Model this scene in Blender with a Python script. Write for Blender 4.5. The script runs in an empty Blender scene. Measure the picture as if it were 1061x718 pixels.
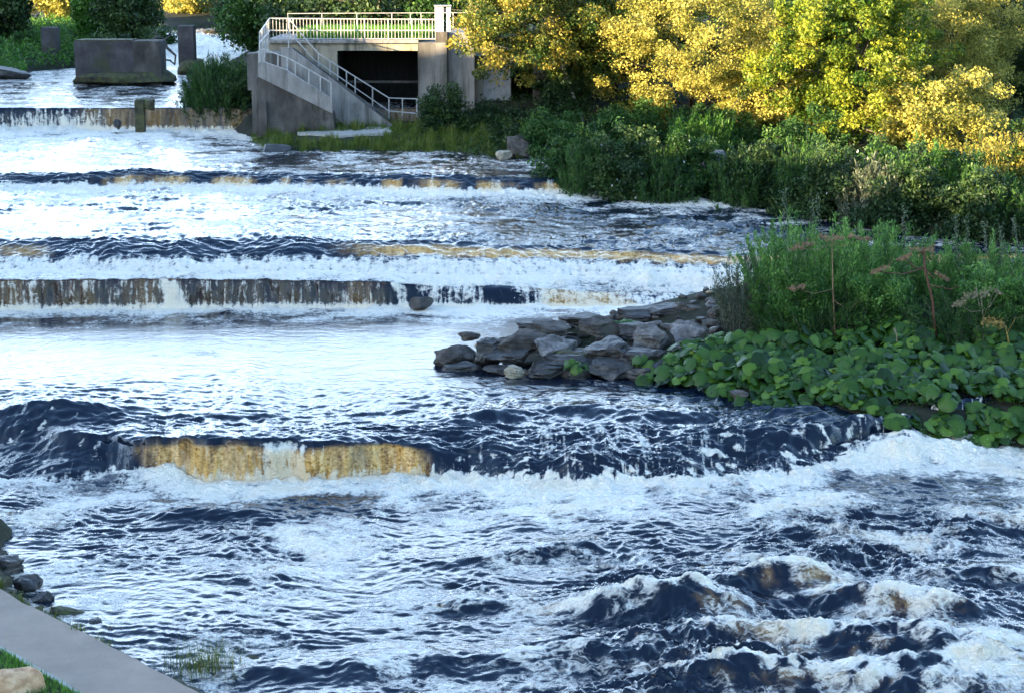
import bpy, math, random
import numpy as np
from mathutils import Vector, noise as mnoise
R = math.radians
sc = bpy.context.scene
COL = sc.collection
# ------------------------------------------------------------------ camera
CAM_H = 13.0
FOC = 2000.0                      # focal length in pixels of a 1061 wide picture
PITCH = math.atan(409.0 / FOC)
cam_d = bpy.data.cameras.new("camera"); cam = bpy.data.objects.new("camera", cam_d); COL.objects.link(cam)
cam.location = (0, 0, CAM_H); cam.rotation_euler = (math.pi / 2 - PITCH, 0, 0)
cam_d.sensor_width = 36.0; cam_d.lens = 36.0 * FOC / 1061.0
cam_d.clip_start = 0.5; cam_d.clip_end = 6000
sc.camera = cam
CP, SP = math.cos(PITCH), math.sin(PITCH)

def ray(px, py):
    u = (np.asarray(px, float) - 530.5) / FOC; v = (359.0 - np.asarray(py, float)) / FOC
    return u, CP + v * SP, -SP + v * CP

def at(px, py, z=None, Y=None):
    """world point seen at photo position (px, py), at height z or at distance Y"""
    dx, dy, dz = ray(px, py)
    t = (z - CAM_H) / dz if z is not None else Y / dy
    return np.array([dx * t, dy * t, CAM_H + dz * t], float)

def zat(py, Y):
    _, dy, dz = ray(530, py)
    return CAM_H + Y * dz / dy

# ------------------------------------------------------------------ noise
_rs = np.random.RandomState(7)
_P = _rs.permutation(1024).astype(np.int32)
_A = _rs.rand(1024) * 2 * np.pi
_GX, _GY = np.cos(_A), np.sin(_A)

def gn(x, y, seed=0):
    x = np.asarray(x, float) + seed * 17.31; y = np.asarray(y, float) + seed * 5.77
    ix = np.floor(x).astype(np.int64); iy = np.floor(y).astype(np.int64)
    fx = x - ix; fy = y - iy
    u = fx * fx * fx * (fx * (fx * 6 - 15) + 10); v = fy * fy * fy * (fy * (fy * 6 - 15) + 10)
    def g(a, b, dx, dy):
        h = _P[(_P[(ix + a) & 1023] + iy + b) & 1023]
        return _GX[h] * dx + _GY[h] * dy
    n00 = g(0, 0, fx, fy); n10 = g(1, 0, fx - 1, fy); n01 = g(0, 1, fx, fy - 1); n11 = g(1, 1, fx - 1, fy - 1)
    a = n00 + u * (n10 - n00); b = n01 + u * (n11 - n01)
    return (a + v * (b - a)) * 1.5

def fbm(x, y, seed=0, o=4, g=0.5, l=2.03):
    s = 0; a = 1; t = 0
    for i in range(o):
        s = s + a * gn(x, y, seed + i * 3); t += a; a *= g; x = x * l + 3.1; y = y * l + 1.7
    return s / t

def sst(a, b, x):
    t = np.clip((x - a) / (b - a), 0, 1); return t * t * (3 - 2 * t)

# ------------------------------------------------------------------ object helpers
def mesh_np(name, V, F, mat=None, parent=None, attrs=None, smooth=False, mats=None, mat_idx=None):
    """V (n,3); F (m,k) array or list of tuples"""
    me = bpy.data.meshes.new(name)
    V = np.asarray(V, np.float32)
    if isinstance(F, np.ndarray):
        m, k = F.shape
        me.vertices.add(len(V)); me.vertices.foreach_set("co", V.ravel())
        me.loops.add(m * k); me.loops.foreach_set("vertex_index", F.astype(np.int32).ravel())
        me.polygons.add(m)
        me.polygons.foreach_set("loop_start", np.arange(0, m * k, k, dtype=np.int32))
        me.update(calc_edges=True)
    else:
        me.from_pydata(V.tolist(), [], [tuple(int(i) for i in f) for f in F])
    if attrs:
        for kx, val in attrs.items():
            at_ = me.attributes.new(kx, 'FLOAT', 'POINT'); at_.data.foreach_set("value", np.asarray(val, np.float32))
    if smooth:
        me.polygons.foreach_set("use_smooth", np.ones(len(me.polygons), bool))
    for m_ in (mats or ([mat] if mat else [])):
        me.materials.append(m_)
    if mat_idx is not None:
        me.polygons.foreach_set("material_index", np.asarray(mat_idx, np.int32))
    me.validate()
    o = bpy.data.objects.new(name, me); COL.objects.link(o)
    if parent: o.parent = parent
    return o

def tag(o, label=None, cat=None, group=None, kind=None):
    if label: o["label"] = label
    if cat: o["category"] = cat
    if group: o["group"] = group
    if kind: o["kind"] = kind
    return o

def empty(name, loc, label, cat, group=None, rz=0):
    o = bpy.data.objects.new(name, None); COL.objects.link(o)
    o.location = [float(q) for q in loc]; o.rotation_euler = (0, 0, rz); o.empty_display_size = 0.2
    return tag(o, label, cat, group)

def copy_tree(o, parent=None):
    c = o.copy(); COL.objects.link(c); c.parent = parent
    for ch in [q for q in bpy.data.objects if q.parent == o]:
        copy_tree(ch, c)
    return c

class MB:
    """collects boxes, bars, tubes and prisms for one mesh"""
    def __init__(s): s.v = []; s.f = []
    def add(s, V, F):
        n = len(s.v); s.v += [tuple(float(c) for c in p) for p in V]; s.f += [tuple(int(i) + n for i in f) for f in F]; return s
    def box(s, x0, x1, y0, y1, z0, z1, b=0.0):
        if b <= 0:
            V = [(x, y, z) for z in (z0, z1) for x, y in ((x0, y0), (x1, y0), (x1, y1), (x0, y1))]
            return s.add(V, [(3, 2, 1, 0), (4, 5, 6, 7), (0, 1, 5, 4), (1, 2, 6, 5), (2, 3, 7, 6), (3, 0, 4, 7)])
        # chamfered top edge
        V = [(x, y, z0) for x, y in ((x0, y0), (x1, y0), (x1, y1), (x0, y1))]
        V += [(x, y, z1 - b) for x, y in ((x0, y0), (x1, y0), (x1, y1), (x0, y1))]
        V += [(x, y, z1) for x, y in ((x0 + b, y0 + b), (x1 - b, y0 + b), (x1 - b, y1 - b), (x0 + b, y1 - b))]
        F = [(3, 2, 1, 0), (8, 9, 10, 11)]
        for k in range(2):
            for i in range(4):
                a = k * 4 + i; c = k * 4 + (i + 1) % 4
                F.append((a, c, c + 4, a + 4))
        return s.add(V, F)
    def prism(s, prof, y0, y1):
        """profile in x,z (counter-clockwise seen from -y) pushed from y0 to y1"""
        n = len(prof)
        V = [(x, y0, z) for x, z in prof] + [(x, y1, z) for x, z in prof]
        F = [tuple(range(n)), tuple(range(2 * n - 1, n - 1, -1))]
        for i in range(n):
            j = (i + 1) % n
            F.append((i, i + n, j + n, j))
        return s.add(V, F)
    def tube(s, pts, rad, seg=6):
        V, F = tube_arrays(pts, rad, seg)
        return s.add(V, F)
    def build(s, name, mat, parent=None, smooth=False):
        return mesh_np(name, np.array(s.v), s.f, mat, parent, smooth=smooth)

def tube_arrays(pts, rad, seg=6):
    pts = [np.asarray(p, float) for p in pts]; n = len(pts)
    if np.isscalar(rad): rad = [rad] * n
    V = []; F = []
    up = np.array([0.0, 0, 1])
    t0 = pts[1] - pts[0]; t0 /= max(np.linalg.norm(t0), 1e-9)
    ref = np.cross(t0, up)
    if np.linalg.norm(ref) < 0.05: ref = np.array([1.0, 0, 0])
    for i in range(n):
        t = pts[min(i + 1, n - 1)] - pts[max(i - 1, 0)]; t /= max(np.linalg.norm(t), 1e-9)
        a = ref - t * np.dot(ref, t); a /= max(np.linalg.norm(a), 1e-9); ref = a; b = np.cross(t, a)
        for k in range(seg):
            q = 2 * math.pi * k / seg
            V.append(pts[i] + rad[i] * (math.cos(q) * a + math.sin(q) * b))
    for i in range(n - 1):
        for k in range(seg):
            k2 = (k + 1) % seg
            F.append((i * seg + k, i * seg + k2, (i + 1) * seg + k2, (i + 1) * seg + k))
    F.append(tuple(range(seg - 1, -1, -1))); F.append(tuple((n - 1) * seg + k for k in range(seg)))
    return V, F

# ------------------------------------------------------------------ materials
def new_mat(name):
    m = bpy.data.materials.new(name); m.use_nodes = True
    nt = m.node_tree; nt.nodes.clear()
    out = nt.nodes.new("ShaderNodeOutputMaterial")
    return m, nt, out

def N(nt, t, **kw):
    n = nt.nodes.new(t)
    for k, v in kw.items():
        if k in n.inputs.keys(): n.inputs[k].default_value = v
        else: setattr(n, k, v)
    return n

def ramp(nt, fac, stops, interp='LINEAR'):
    n = nt.nodes.new("ShaderNodeValToRGB"); cr = n.color_ramp; cr.interpolation = interp
    while len(cr.elements) < len(stops): cr.elements.new(0.5)
    for e, (p, c) in zip(cr.elements, stops):
        e.position = p; e.color = (*c, 1) if len(c) == 3 else c
    nt.links.new(fac, n.inputs[0]); return n.outputs[0]

def math_n(nt, op, a, b=None, clamp=False):
    n = nt.nodes.new("ShaderNodeMath"); n.operation = op; n.use_clamp = clamp
    for i, q in enumerate((a, b)):
        if q is None: continue
        if isinstance(q, (int, float)): n.inputs[i].default_value = q
        else: nt.links.new(q, n.inputs[i])
    return n.outputs[0]

def mixc(nt, fac, a, b):
    n = nt.nodes.new("ShaderNodeMix"); n.data_type = 'RGBA'
    if isinstance(fac, (int, float)): n.inputs[0].default_value = fac
    else: nt.links.new(fac, n.inputs[0])
    for i, q in ((6, a), (7, b)):
        if isinstance(q, tuple): n.inputs[i].default_value = (*q, 1)
        else: nt.links.new(q, n.inputs[i])
    return n.outputs[2]

def coords(nt, scale=(1, 1, 1), kind='Object'):
    tc = nt.nodes.new("ShaderNodeTexCoord"); mp = nt.nodes.new("ShaderNodeMapping")
    mp.inputs['Scale'].default_value = scale
    nt.links.new(tc.outputs[kind], mp.inputs[0]); return mp.outputs[0]

def geo_coords(nt, scale=(1, 1, 1)):
    g = nt.nodes.new("ShaderNodeNewGeometry"); mp = nt.nodes.new("ShaderNodeMapping")
    mp.inputs['Scale'].default_value = scale
    nt.links.new(g.outputs['Position'], mp.inputs[0]); return mp.outputs[0]

def noise(nt, vec, scale, detail=4, rough=0.55, dist=0.0):
    n = N(nt, "ShaderNodeTexNoise"); n.inputs['Scale'].default_value = scale; n.inputs['Detail'].default_value = detail
    n.inputs['Roughness'].default_value = rough; n.inputs['Distortion'].default_value = dist
    nt.links.new(vec, n.inputs['Vector']); return n.outputs['Fac']

def surf_mat(name, stops, scale=3.0, rough=0.8, bump=0.4, bscale=12.0, vscale=(1, 1, 1), detail=6, spots=None, spec=0.3, second=None):
    m, nt, out = new_mat(name)
    v = geo_coords(nt, vscale)
    c = ramp(nt, noise(nt, v, scale, detail, 0.62), stops)
    if second:                                    # (scale, lo, hi, colour)
        f = ramp(nt, noise(nt, v, second[0], 5, 0.6), [(second[1], (0, 0, 0)), (second[2], (1, 1, 1))])
        c = mixc(nt, f, c, second[3])
    if name.startswith('concrete') or name == 'pier':
        st = noise(nt, geo_coords(nt, (1.0, 1.0, 0.08)), 2.6, 6, 0.65)
        f = ramp(nt, st, [(0.48, (0, 0, 0)), (0.66, (.75, .75, .75))])
        c = mixc(nt, f, c, (0.05, 0.047, 0.04))
    if spots:
        f = ramp(nt, noise(nt, v, spots[0], 3, 0.5), [(spots[1], (0, 0, 0)), (spots[1] + 0.06, (1, 1, 1))])
        c = mixc(nt, f, c, spots[2])
    p = N(nt, "ShaderNodeBsdfPrincipled"); p.inputs['Roughness'].default_value = rough
    p.inputs['Specular IOR Level'].default_value = spec
    nt.links.new(c, p.inputs['Base Color'])
    if bump:
        b = N(nt, "ShaderNodeBump"); b.inputs['Strength'].default_value = bump; b.inputs['Distance'].default_value = 0.05
        nt.links.new(noise(nt, v, bscale, 6, 0.6), b.inputs['Height']); nt.links.new(b.outputs[0], p.inputs['Normal'])
    nt.links.new(p.outputs[0], out.inputs[0])
    return m

def leaf_mat(name, stops, trans=0.3, rough=0.5, spec=0.25):
    m, nt, out = new_mat(name)
    a = N(nt, "ShaderNodeAttribute", attribute_name="rnd")
    c = ramp(nt, a.outputs['Fac'], stops)
    p = N(nt, "ShaderNodeBsdfPrincipled"); p.inputs['Roughness'].default_value = rough
    p.inputs['Specular IOR Level'].default_value = spec
    t = N(nt, "ShaderNodeBsdfTranslucent"); mx = N(nt, "ShaderNodeMixShader"); mx.inputs[0].default_value = trans
    nt.links.new(c, p.inputs['Base Color']); nt.links.new(c, t.inputs['Color'])
    nt.links.new(p.outputs[0], mx.inputs[1]); nt.links.new(t.outputs[0], mx.inputs[2])
    nt.links.new(mx.outputs[0], out.inputs[0])
    return m

def flat_mat(name, col, rough=0.5, metal=0.0, spec=0.4, var=0.25):
    m, nt, out = new_mat(name)
    v = geo_coords(nt)
    lo = tuple(c * (1 - var) for c in col); hi = tuple(min(1, c * (1 + var)) for c in col)
    c = ramp(nt, noise(nt, v, 5, 5, 0.6), [(0.3, lo), (0.7, hi)])
    p = N(nt, "ShaderNodeBsdfPrincipled"); p.inputs['Roughness'].default_value = rough
    p.inputs['Metallic'].default_value = metal; p.inputs['Specular IOR Level'].default_value = spec
    nt.links.new(c, p.inputs['Base Color']); nt.links.new(p.outputs[0], out.inputs[0])
    return m

M = {}
M['rock_dark'] = surf_mat('rock_dark', [(0.3, (0.012, 0.011, 0.011)), (0.55, (0.04, 0.035, 0.033)), (0.75, (0.12, 0.104, 0.095))], 3.2, 0.55, 0.8, 9, spec=0.5)
M['rock_grey'] = surf_mat('rock_grey', [(0.3, (0.02, 0.017, 0.015)), (0.5, (0.06, 0.05, 0.044)), (0.75, (0.17, 0.145, 0.125))], 2.6, 0.8, 1.0, 9, second=(1.3, 0.55, 0.68, (0.05, 0.048, 0.04)))
M['rock_pale'] = surf_mat('rock_pale', [(0.3, (0.05, 0.045, 0.044)), (0.5, (0.15, 0.135, 0.13)), (0.72, (0.35, 0.315, 0.3))], 3.4, 0.9, 0.9, 10, second=(2.2, 0.5, 0.62, (0.06, 0.055, 0.05)))
M['rock_moss'] = surf_mat('rock_moss', [(0.3, (0.02, 0.02, 0.015)), (0.5, (0.06, 0.055, 0.03)), (0.7, (0.1, 0.11, 0.03))], 2.6, 0.85, 0.9, 10)
M['sun_tinted_rock'] = surf_mat('sun_tinted_rock', [(0.3, (0.34, 0.17, 0.09)), (0.55, (0.6, 0.37, 0.21)), (0.75, (0.72, 0.52, 0.36))], 5, 0.9, 0.9, 14)  # boulder stone with the low sun's warmth put into its colour
M['rock_tan'] = surf_mat('rock_tan', [(0.3, (0.2, 0.16, 0.11)), (0.6, (0.38, 0.32, 0.24))], 5, 0.8, 0.6, 14)
M['concrete'] = surf_mat('concrete', [(0.28, (0.055, 0.049, 0.046)), (0.5, (0.145, 0.13, 0.12)), (0.75, (0.25, 0.225, 0.21))], 0.9, 0.9, 0.35, 8, (1, 1, 0.45), second=(0.8, 0.56, 0.72, (0.07, 0.066, 0.06)))
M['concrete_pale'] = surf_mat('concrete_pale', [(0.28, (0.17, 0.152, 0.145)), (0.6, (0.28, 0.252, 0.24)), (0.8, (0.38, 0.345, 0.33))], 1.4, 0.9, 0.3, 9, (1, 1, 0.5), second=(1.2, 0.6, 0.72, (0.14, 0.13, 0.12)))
M['concrete_beige'] = surf_mat('concrete_beige', [(0.28, (0.16, 0.13, 0.1)), (0.6, (0.34, 0.29, 0.22)), (0.8, (0.42, 0.37, 0.3))], 1.4, 0.9, 0.3, 9, (1, 1, 0.3))
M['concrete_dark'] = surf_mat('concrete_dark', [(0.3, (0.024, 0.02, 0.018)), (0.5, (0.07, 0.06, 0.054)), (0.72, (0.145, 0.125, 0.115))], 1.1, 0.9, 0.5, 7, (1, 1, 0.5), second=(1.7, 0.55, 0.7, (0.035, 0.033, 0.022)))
M['pier'] = surf_mat('pier', [(0.3, (0.028, 0.023, 0.025)), (0.5, (0.06, 0.051, 0.055)), (0.72, (0.1, 0.087, 0.092))], 1.0, 0.9, 0.5, 5, (1, 1, 1), second=(0.7, 0.56, 0.7, (0.05, 0.055, 0.025)))
M['soot_shade'] = surf_mat('soot_shade', [(0.3, (0.003, 0.003, 0.003)), (0.7, (0.01, 0.0095, 0.0085))], 2, 0.9, 0.3, 8, (1, 1, 0.3))  # soot black, deepened so the openings' shade sits in the colour
M['rail'] = flat_mat('galvanised_rail', (0.38, 0.355, 0.345), 0.45, 0.0, 0.5)
M['white_paint'] = flat_mat('white_paint', (0.72, 0.72, 0.74), 0.5, 0, 0.4, 0.08)
M['grey_metal'] = flat_mat('grey_metal', (0.2, 0.2, 0.22), 0.5, 0, 0.4)
M['wood_dark'] = surf_mat('wood_dark', [(0.3, (0.004, 0.0035, 0.003)), (0.7, (0.014, 0.012, 0.01))], 3, 0.8, 0.5, 8, (4, 4, 0.6))  # gate wood blackened to carry the shade inside the opening
M['bark'] = surf_mat('bark', [(0.3, (0.03, 0.025, 0.02)), (0.7, (0.1, 0.085, 0.07))], 5, 0.9, 0.8, 12, (1, 1, 0.3))
M['bark_pale'] = surf_mat('bark_pale', [(0.3, (0.14, 0.12, 0.1)), (0.7, (0.3, 0.27, 0.24))], 5, 0.9, 0.6, 12, (1, 1, 0.3))
M['asphalt'] = surf_mat('asphalt', [(0.3, (0.30, 0.212, 0.15)), (0.5, (0.38, 0.27, 0.192)), (0.7, (0.47, 0.335, 0.24))], 1.2, 0.9, 0.5, 70, detail=10, second=(60, 0.42, 0.62, (0.2, 0.175, 0.17)), spec=0.25)
M['kerb'] = surf_mat('kerb', [(0.3, (0.25, 0.24, 0.22)), (0.7, (0.42, 0.4, 0.37))], 4, 0.9, 0.4, 20)
M['soil'] = surf_mat('soil', [(0.3, (0.008, 0.009, 0.006)), (0.5, (0.018, 0.02, 0.01)), (0.72, (0.03, 0.038, 0.014))], 0.6, 0.95, 0.8, 5, second=(1.5, 0.5, 0.65, (0.03, 0.024, 0.018)))
M['turf'] = surf_mat('turf', [(0.3, (0.03, 0.07, 0.01)), (0.7, (0.07, 0.14, 0.02))], 3, 0.95, 0.8, 25)
M['stalk'] = flat_mat('dry_stalk', (0.2, 0.12, 0.07), 0.8, 0, 0.2)
M['stalk_red'] = flat_mat('dry_stalk_red', (0.11, 0.05, 0.036), 0.8, 0, 0.2)
M['stalk_gold'] = flat_mat('dry_stalk_gold', (0.26, 0.17, 0.05), 0.8, 0, 0.2)
M['stalk_pale'] = flat_mat('dry_stalk_pale', (0.2, 0.16, 0.1), 0.8, 0, 0.2)
M['leaf_gold'] = leaf_mat('leaf_gold', [(0.0, (0.08, 0.1, 0.02)), (0.4, (0.28, 0.265, 0.05)), (1.0, (0.5, 0.44, 0.11))], 0.35)
M['leaf_yellow'] = leaf_mat('leaf_yellow', [(0.0, (0.03, 0.08, 0.01)), (0.45, (0.13, 0.185, 0.018)), (1.0, (0.32, 0.33, 0.035))], 0.35)
M['leaf_mixed'] = leaf_mat('leaf_mixed', [(0.0, (0.02, 0.055, 0.012)), (0.5, (0.06, 0.09, 0.015)), (0.8, (0.15, 0.15, 0.022)), (1.0, (0.34, 0.27, 0.05))], 0.3)
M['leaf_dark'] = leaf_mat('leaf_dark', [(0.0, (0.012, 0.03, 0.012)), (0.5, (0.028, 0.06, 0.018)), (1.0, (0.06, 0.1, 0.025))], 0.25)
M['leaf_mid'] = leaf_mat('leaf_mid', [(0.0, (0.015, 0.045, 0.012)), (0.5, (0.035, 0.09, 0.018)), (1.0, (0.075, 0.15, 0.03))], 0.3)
M['leaf_bright'] = leaf_mat('leaf_bright', [(0.0, (0.03, 0.085, 0.012)), (0.5, (0.06, 0.16, 0.02)), (1.0, (0.12, 0.23, 0.04))], 0.3)
M['leaf_willow'] = leaf_mat('leaf_willow', [(0.0, (0.03, 0.085, 0.02)), (0.5, (0.085, 0.2, 0.035)), (1.0, (0.17, 0.3, 0.07))], 0.3)
M['leaf_grey'] = leaf_mat('leaf_grey', [(0.0, (0.035, 0.05, 0.03)), (0.5, (0.08, 0.1, 0.06)), (1.0, (0.16, 0.18, 0.12))], 0.25)
M['leaf_broad'] = leaf_mat('leaf_broad', [(0.0, (0.008, 0.026, 0.003)), (0.5, (0.03, 0.082, 0.006)), (0.93, (0.09, 0.17, 0.014)), (1.0, (0.22, 0.22, 0.03))], 0.25, 0.45, 0.35)
M['grass'] = leaf_mat('grass_blade', [(0.0, (0.03, 0.1, 0.01)), (0.6, (0.09, 0.25, 0.02)), (1.0, (0.2, 0.33, 0.05))], 0.3)
M['grass_dull'] = leaf_mat('grass_dull', [(0.0, (0.035, 0.075, 0.01)), (0.6, (0.1, 0.14, 0.02)), (1.0, (0.26, 0.21, 0.05))], 0.3)
M['flower'] = flat_mat('white_flower', (0.6, 0.58, 0.6), 0.7, 0, 0.2)
# ------------------------------------------------------------------ the river's long profile
def hw(Y): return 0.29 * Y + 4.0          # half width of the river sheet
NS = 1000
S = np.linspace(-1, 1, NS)

def line_px(pts, z):
    """control line from photo points (px, py) at water height z (number or list)"""
    zs = z if isinstance(z, (list, tuple)) else [z] * len(pts)
    P = np.array([at(px, py, z=zz) for (px, py), zz in zip(pts, zs)])
    s = P[:, 0] / hw(P[:, 1]); o = np.argsort(s)
    return np.interp(S, s[o], P[o, 1]), np.interp(S, s[o], P[o, 2])

def crest_over(foot, pts, setback):
    """crest seen at photo heights (px, py), standing `setback` metres behind the foot line"""
    sb = setback if isinstance(setback, (list, tuple)) else [setback] * len(pts)
    px = np.array([p[0] for p in pts], float); py = np.array([p[1] for p in pts], float)
    Yf = foot[0]; Xf = S * hw(Yf)
    colpx = 530.5 + FOC * Xf / (Yf * CP + (CAM_H - 1.5) * SP)
    yy = np.interp(colpx, px, py); sbk = np.interp(colpx, px, sb)
    Yc = Yf + sbk
    _, dy, dz = ray(530, yy)
    return Yc, CAM_H + Yc * dz / dy

def const(Y, z): return np.full(NS, float(Y)), np.full(NS, float(z))

def wob(line, seed, amp, freq):
    Y, z = line
    X = S * hw(Y)
    return Y + amp * fbm(X * freq, X * 0 + seed * 3.3, seed, 4), z

F5 = line_px([(-300, 505), (0, 500), (110, 496), (150, 500), (300, 502), (440, 494), (500, 500), (600, 503), (700, 502), (800, 494), (860, 486), (910, 476), (1000, 470), (1061, 462), (1300, 452)], [.15, .15, .15, .15, .15, .15, .22, .38, .45, .45, .43, .4, .35, .3, .25])
F5 = wob(F5, 1, 0.9, 0.45)
C5 = crest_over(F5, [(-300, 462), (0, 462), (100, 462), (150, 464), (300, 462), (440, 464), (480, 470), (600, 476), (700, 483), (800, 480), (860, 474), (920, 460), (1061, 448)],
                [2.6, 2.4, 1.3, 0.35, 0.3, 0.35, 0.7, 0.95, 1.0, 1.1, 1.0, 0.9, 0.9])
_xr = sst(2.2, -2.5, -S * hw(C5[0]))
C5 = (C5[0] + 0.28 * fbm(S * hw(C5[0]) * 0.8, C5[0] * 0 + 1.1, 14, 3) + 0.4 * _xr * gn(S * hw(C5[0]) * 0.33, C5[0] * 0 + 4.1, 17), C5[1] + 0.09 * fbm(S * hw(C5[0]) * 0.55, C5[0] * 0 + 7.1, 15, 3) + 0.16 * _xr * gn(S * hw(C5[0]) * 0.6, C5[0] * 0 + 2.6, 18))
P5 = line_px([(-300, 428), (0, 428), (60, 426), (150, 430), (300, 438), (440, 442), (520, 445), (700, 446), (850, 444), (960, 436), (1061, 428), (1300, 418)], 1.0)
P5 = wob(P5, 2, 0.8, 0.35)
F4 = line_px([(-300, 322), (0, 322), (150, 321), (300, 320), (400, 320), (420, 319), (550, 318), (620, 318), (760, 318), (1300, 320)], 1.08)
C4 = crest_over(F4, [(-300, 291), (0, 291), (180, 290), (330, 291), (400, 293), (450, 297), (520, 297), (600, 303), (660, 304), (760, 303), (1300, 303)],
                [0.22, 0.22, 0.22, 0.22, 0.25, 0.5, 0.6, 0.8, 0.9, 1.0, 1.0])
C4 = wob(C4, 4, 0.15, 0.8)
F3 = line_px([(-300, 283), (0, 282), (300, 284), (430, 285), (600, 287), (760, 288), (1300, 288)], [2.1, 2.1, 2.1, 2.0, 1.8, 1.75, 1.75])
F3 = wob(F3, 5, 0.5, 0.3)
C3 = crest_over(F3, [(-300, 249), (0, 249), (200, 249), (300, 248), (430, 252), (600, 257), (700, 261), (760, 264), (900, 262), (1300, 262)], [2.6] * 10)
C3 = wob(C3, 6, 0.5, 0.4)
F2 = line_px([(-300, 197), (0, 196), (100, 198), (300, 199), (470, 203), (560, 203), (640, 203), (760, 206), (1300, 215)], 2.85)
F2 = wob(F2, 7, 0.6, 0.3)
C2 = crest_over(F2, [(-300, 181), (0, 181), (150, 178), (300, 181), (450, 182), (560, 186), (640, 188), (760, 190), (1300, 190)], [1.5] * 9)
C2 = wob(C2, 8, 0.5, 0.5)
F1 = line_px([(-300, 136), (0, 136), (260, 136), (1300, 136)], 3.5)
C1 = crest_over(F1, [(-300, 113), (0, 113), (260, 113), (1300, 113)], 0.25)
U1 = line_px([(-300, 86), (0, 86), (1300, 86)], 4.78)
U2 = line_px([(-300, 70), (0, 70), (1300, 70)], 5.05)
U3 = line_px([(-300, 36), (0, 36), (1300, 36)], 6.3)
U4 = const(235, 7.0)
A0 = const(22, -0.06); A1 = const(31, 0.0)

# (line, rows up to the next line, kind of the segment that ends on the next line)
SEG = [(A0, 60, 'flat'), (A1, 350, 'flat'), (F5, 44, 'fall'), (C5, 40, 'lip'), (P5, 210, 'flat'), (F4, 40, 'fall'), (C4, 24, 'flat'),
       (F3, 46, 'slide'), (C3, 90, 'flat'), (F2, 34, 'slide'), (C2, 90, 'flat'), (F1, 26, 'fall'), (C1, 50, 'flat'), (U1, 24, 'flat'), (U2, 50, 'flat'), (U3, 16, 'flat')]
rowsY = []; rowsZ = []; rowseg = []; rowt = []
prevY = None
lines = [s[0] for s in SEG] + [U4]
fixed = [lines[0]]
for L in lines[1:]:
    fixed.append((np.maximum(L[0], fixed[-1][0] + 0.12), np.maximum(L[1], fixed[-1][1] + 0.0)))
lines = fixed
for k, (L, n, kind) in enumerate(SEG):
    (Ya, za), (Yb, zb) = lines[k], lines[k + 1]
    for i in range(n):
        t = i / n
        if kind == 'fall':
            ty = t ** 1.0; tz = 1 - (1 - t) ** 1.7
            tyy = t ** 1.7
            # parabola of a falling sheet: from the crest (t=1) out and down to the foot (t=0)
            yy = Ya + (Yb - Ya) * (1 - math.sqrt(max(0, 1 - tz)) if tz < 1 else 1)
            zz = za + (zb - za) * tz
            if k == 2:                               # right and left of the curtain the water slides down a slope
                q = np.clip(sst(2.0, 0.6, -S * hw(Ya)) + sst(7.6, 9.0, -S * hw(Ya)), 0, 1)
                yy = yy * (1 - q) + (Ya + (Yb - Ya) * t) * q
                zz = zz * (1 - q) + (za + (zb - za) * (0.65 * t + 0.35 * (1 - (1 - t) ** 2))) * q
        elif kind == 'slide':
            zz = za + (zb - za) * (0.62 * t + 0.38 * (1 - (1 - t) ** 2)); yy = Ya + (Yb - Ya) * t
        elif kind == 'lip':
            zz = za + (zb - za) * (1 - (1 - t) ** 2); yy = Ya + (Yb - Ya) * t
        else:
            zz = za + (zb - za) * t; yy = Ya + (Yb - Ya) * t
        rowsY.append(yy); rowsZ.append(zz); rowseg.append(k); rowt.append(t)
rowsY.append(lines[-1][0]); rowsZ.append(lines[-1][1]); rowseg.append(len(SEG) - 1); rowt.append(1.0)
WY = np.array(rowsY); WZ0 = np.array(rowsZ); SEGI = np.array(rowseg)[:, None] * np.ones((1, NS)); ST = np.array(rowt)[:, None] * np.ones((1, NS))
WX = S[None, :] * hw(WY)
NR = WY.shape[0]
Yfoot = {k: lines[i][0][None, :] for k, i in (('5', 2), ('4', 5), ('3', 7), ('2', 9), ('1', 11))}
Ycrest = {k: lines[i][0][None, :] for k, i in (('5', 3), ('4', 6), ('3', 8), ('2', 10), ('1', 12))}
# photo x of every vertex, used only to read off where along a weir the photo shows which water
PXs = 530.5 + FOC * WX / (WY * CP + (CAM_H - WZ0) * SP)

def level(x, y):
    """still-water height of the river at world x, y (arrays)"""
    s = np.clip(np.asarray(x) / hw(np.asarray(y)), -1, 1)
    col = np.clip(((s + 1) / 2 * (NS - 1)).astype(int), 0, NS - 1)
    out = np.zeros(np.shape(y))
    flat = out.ravel(); cy = np.ravel(y); cc = np.ravel(col)
    LY = np.array([l[0] for l in lines]); LZ = np.array([l[1] for l in lines])
    for k in range(len(lines) - 1):
        ya, yb = LY[k, cc], LY[k + 1, cc]
        m = (cy >= ya) & (cy <= yb)
        t = (cy - ya) / (yb - ya)
        flat[m] = (LZ[k, cc] + (LZ[k + 1, cc] - LZ[k, cc]) * t)[m]
    m = cy > LY[-1, cc]; flat[m] = LZ[-1, cc][m]
    return flat.reshape(np.shape(y))

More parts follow.
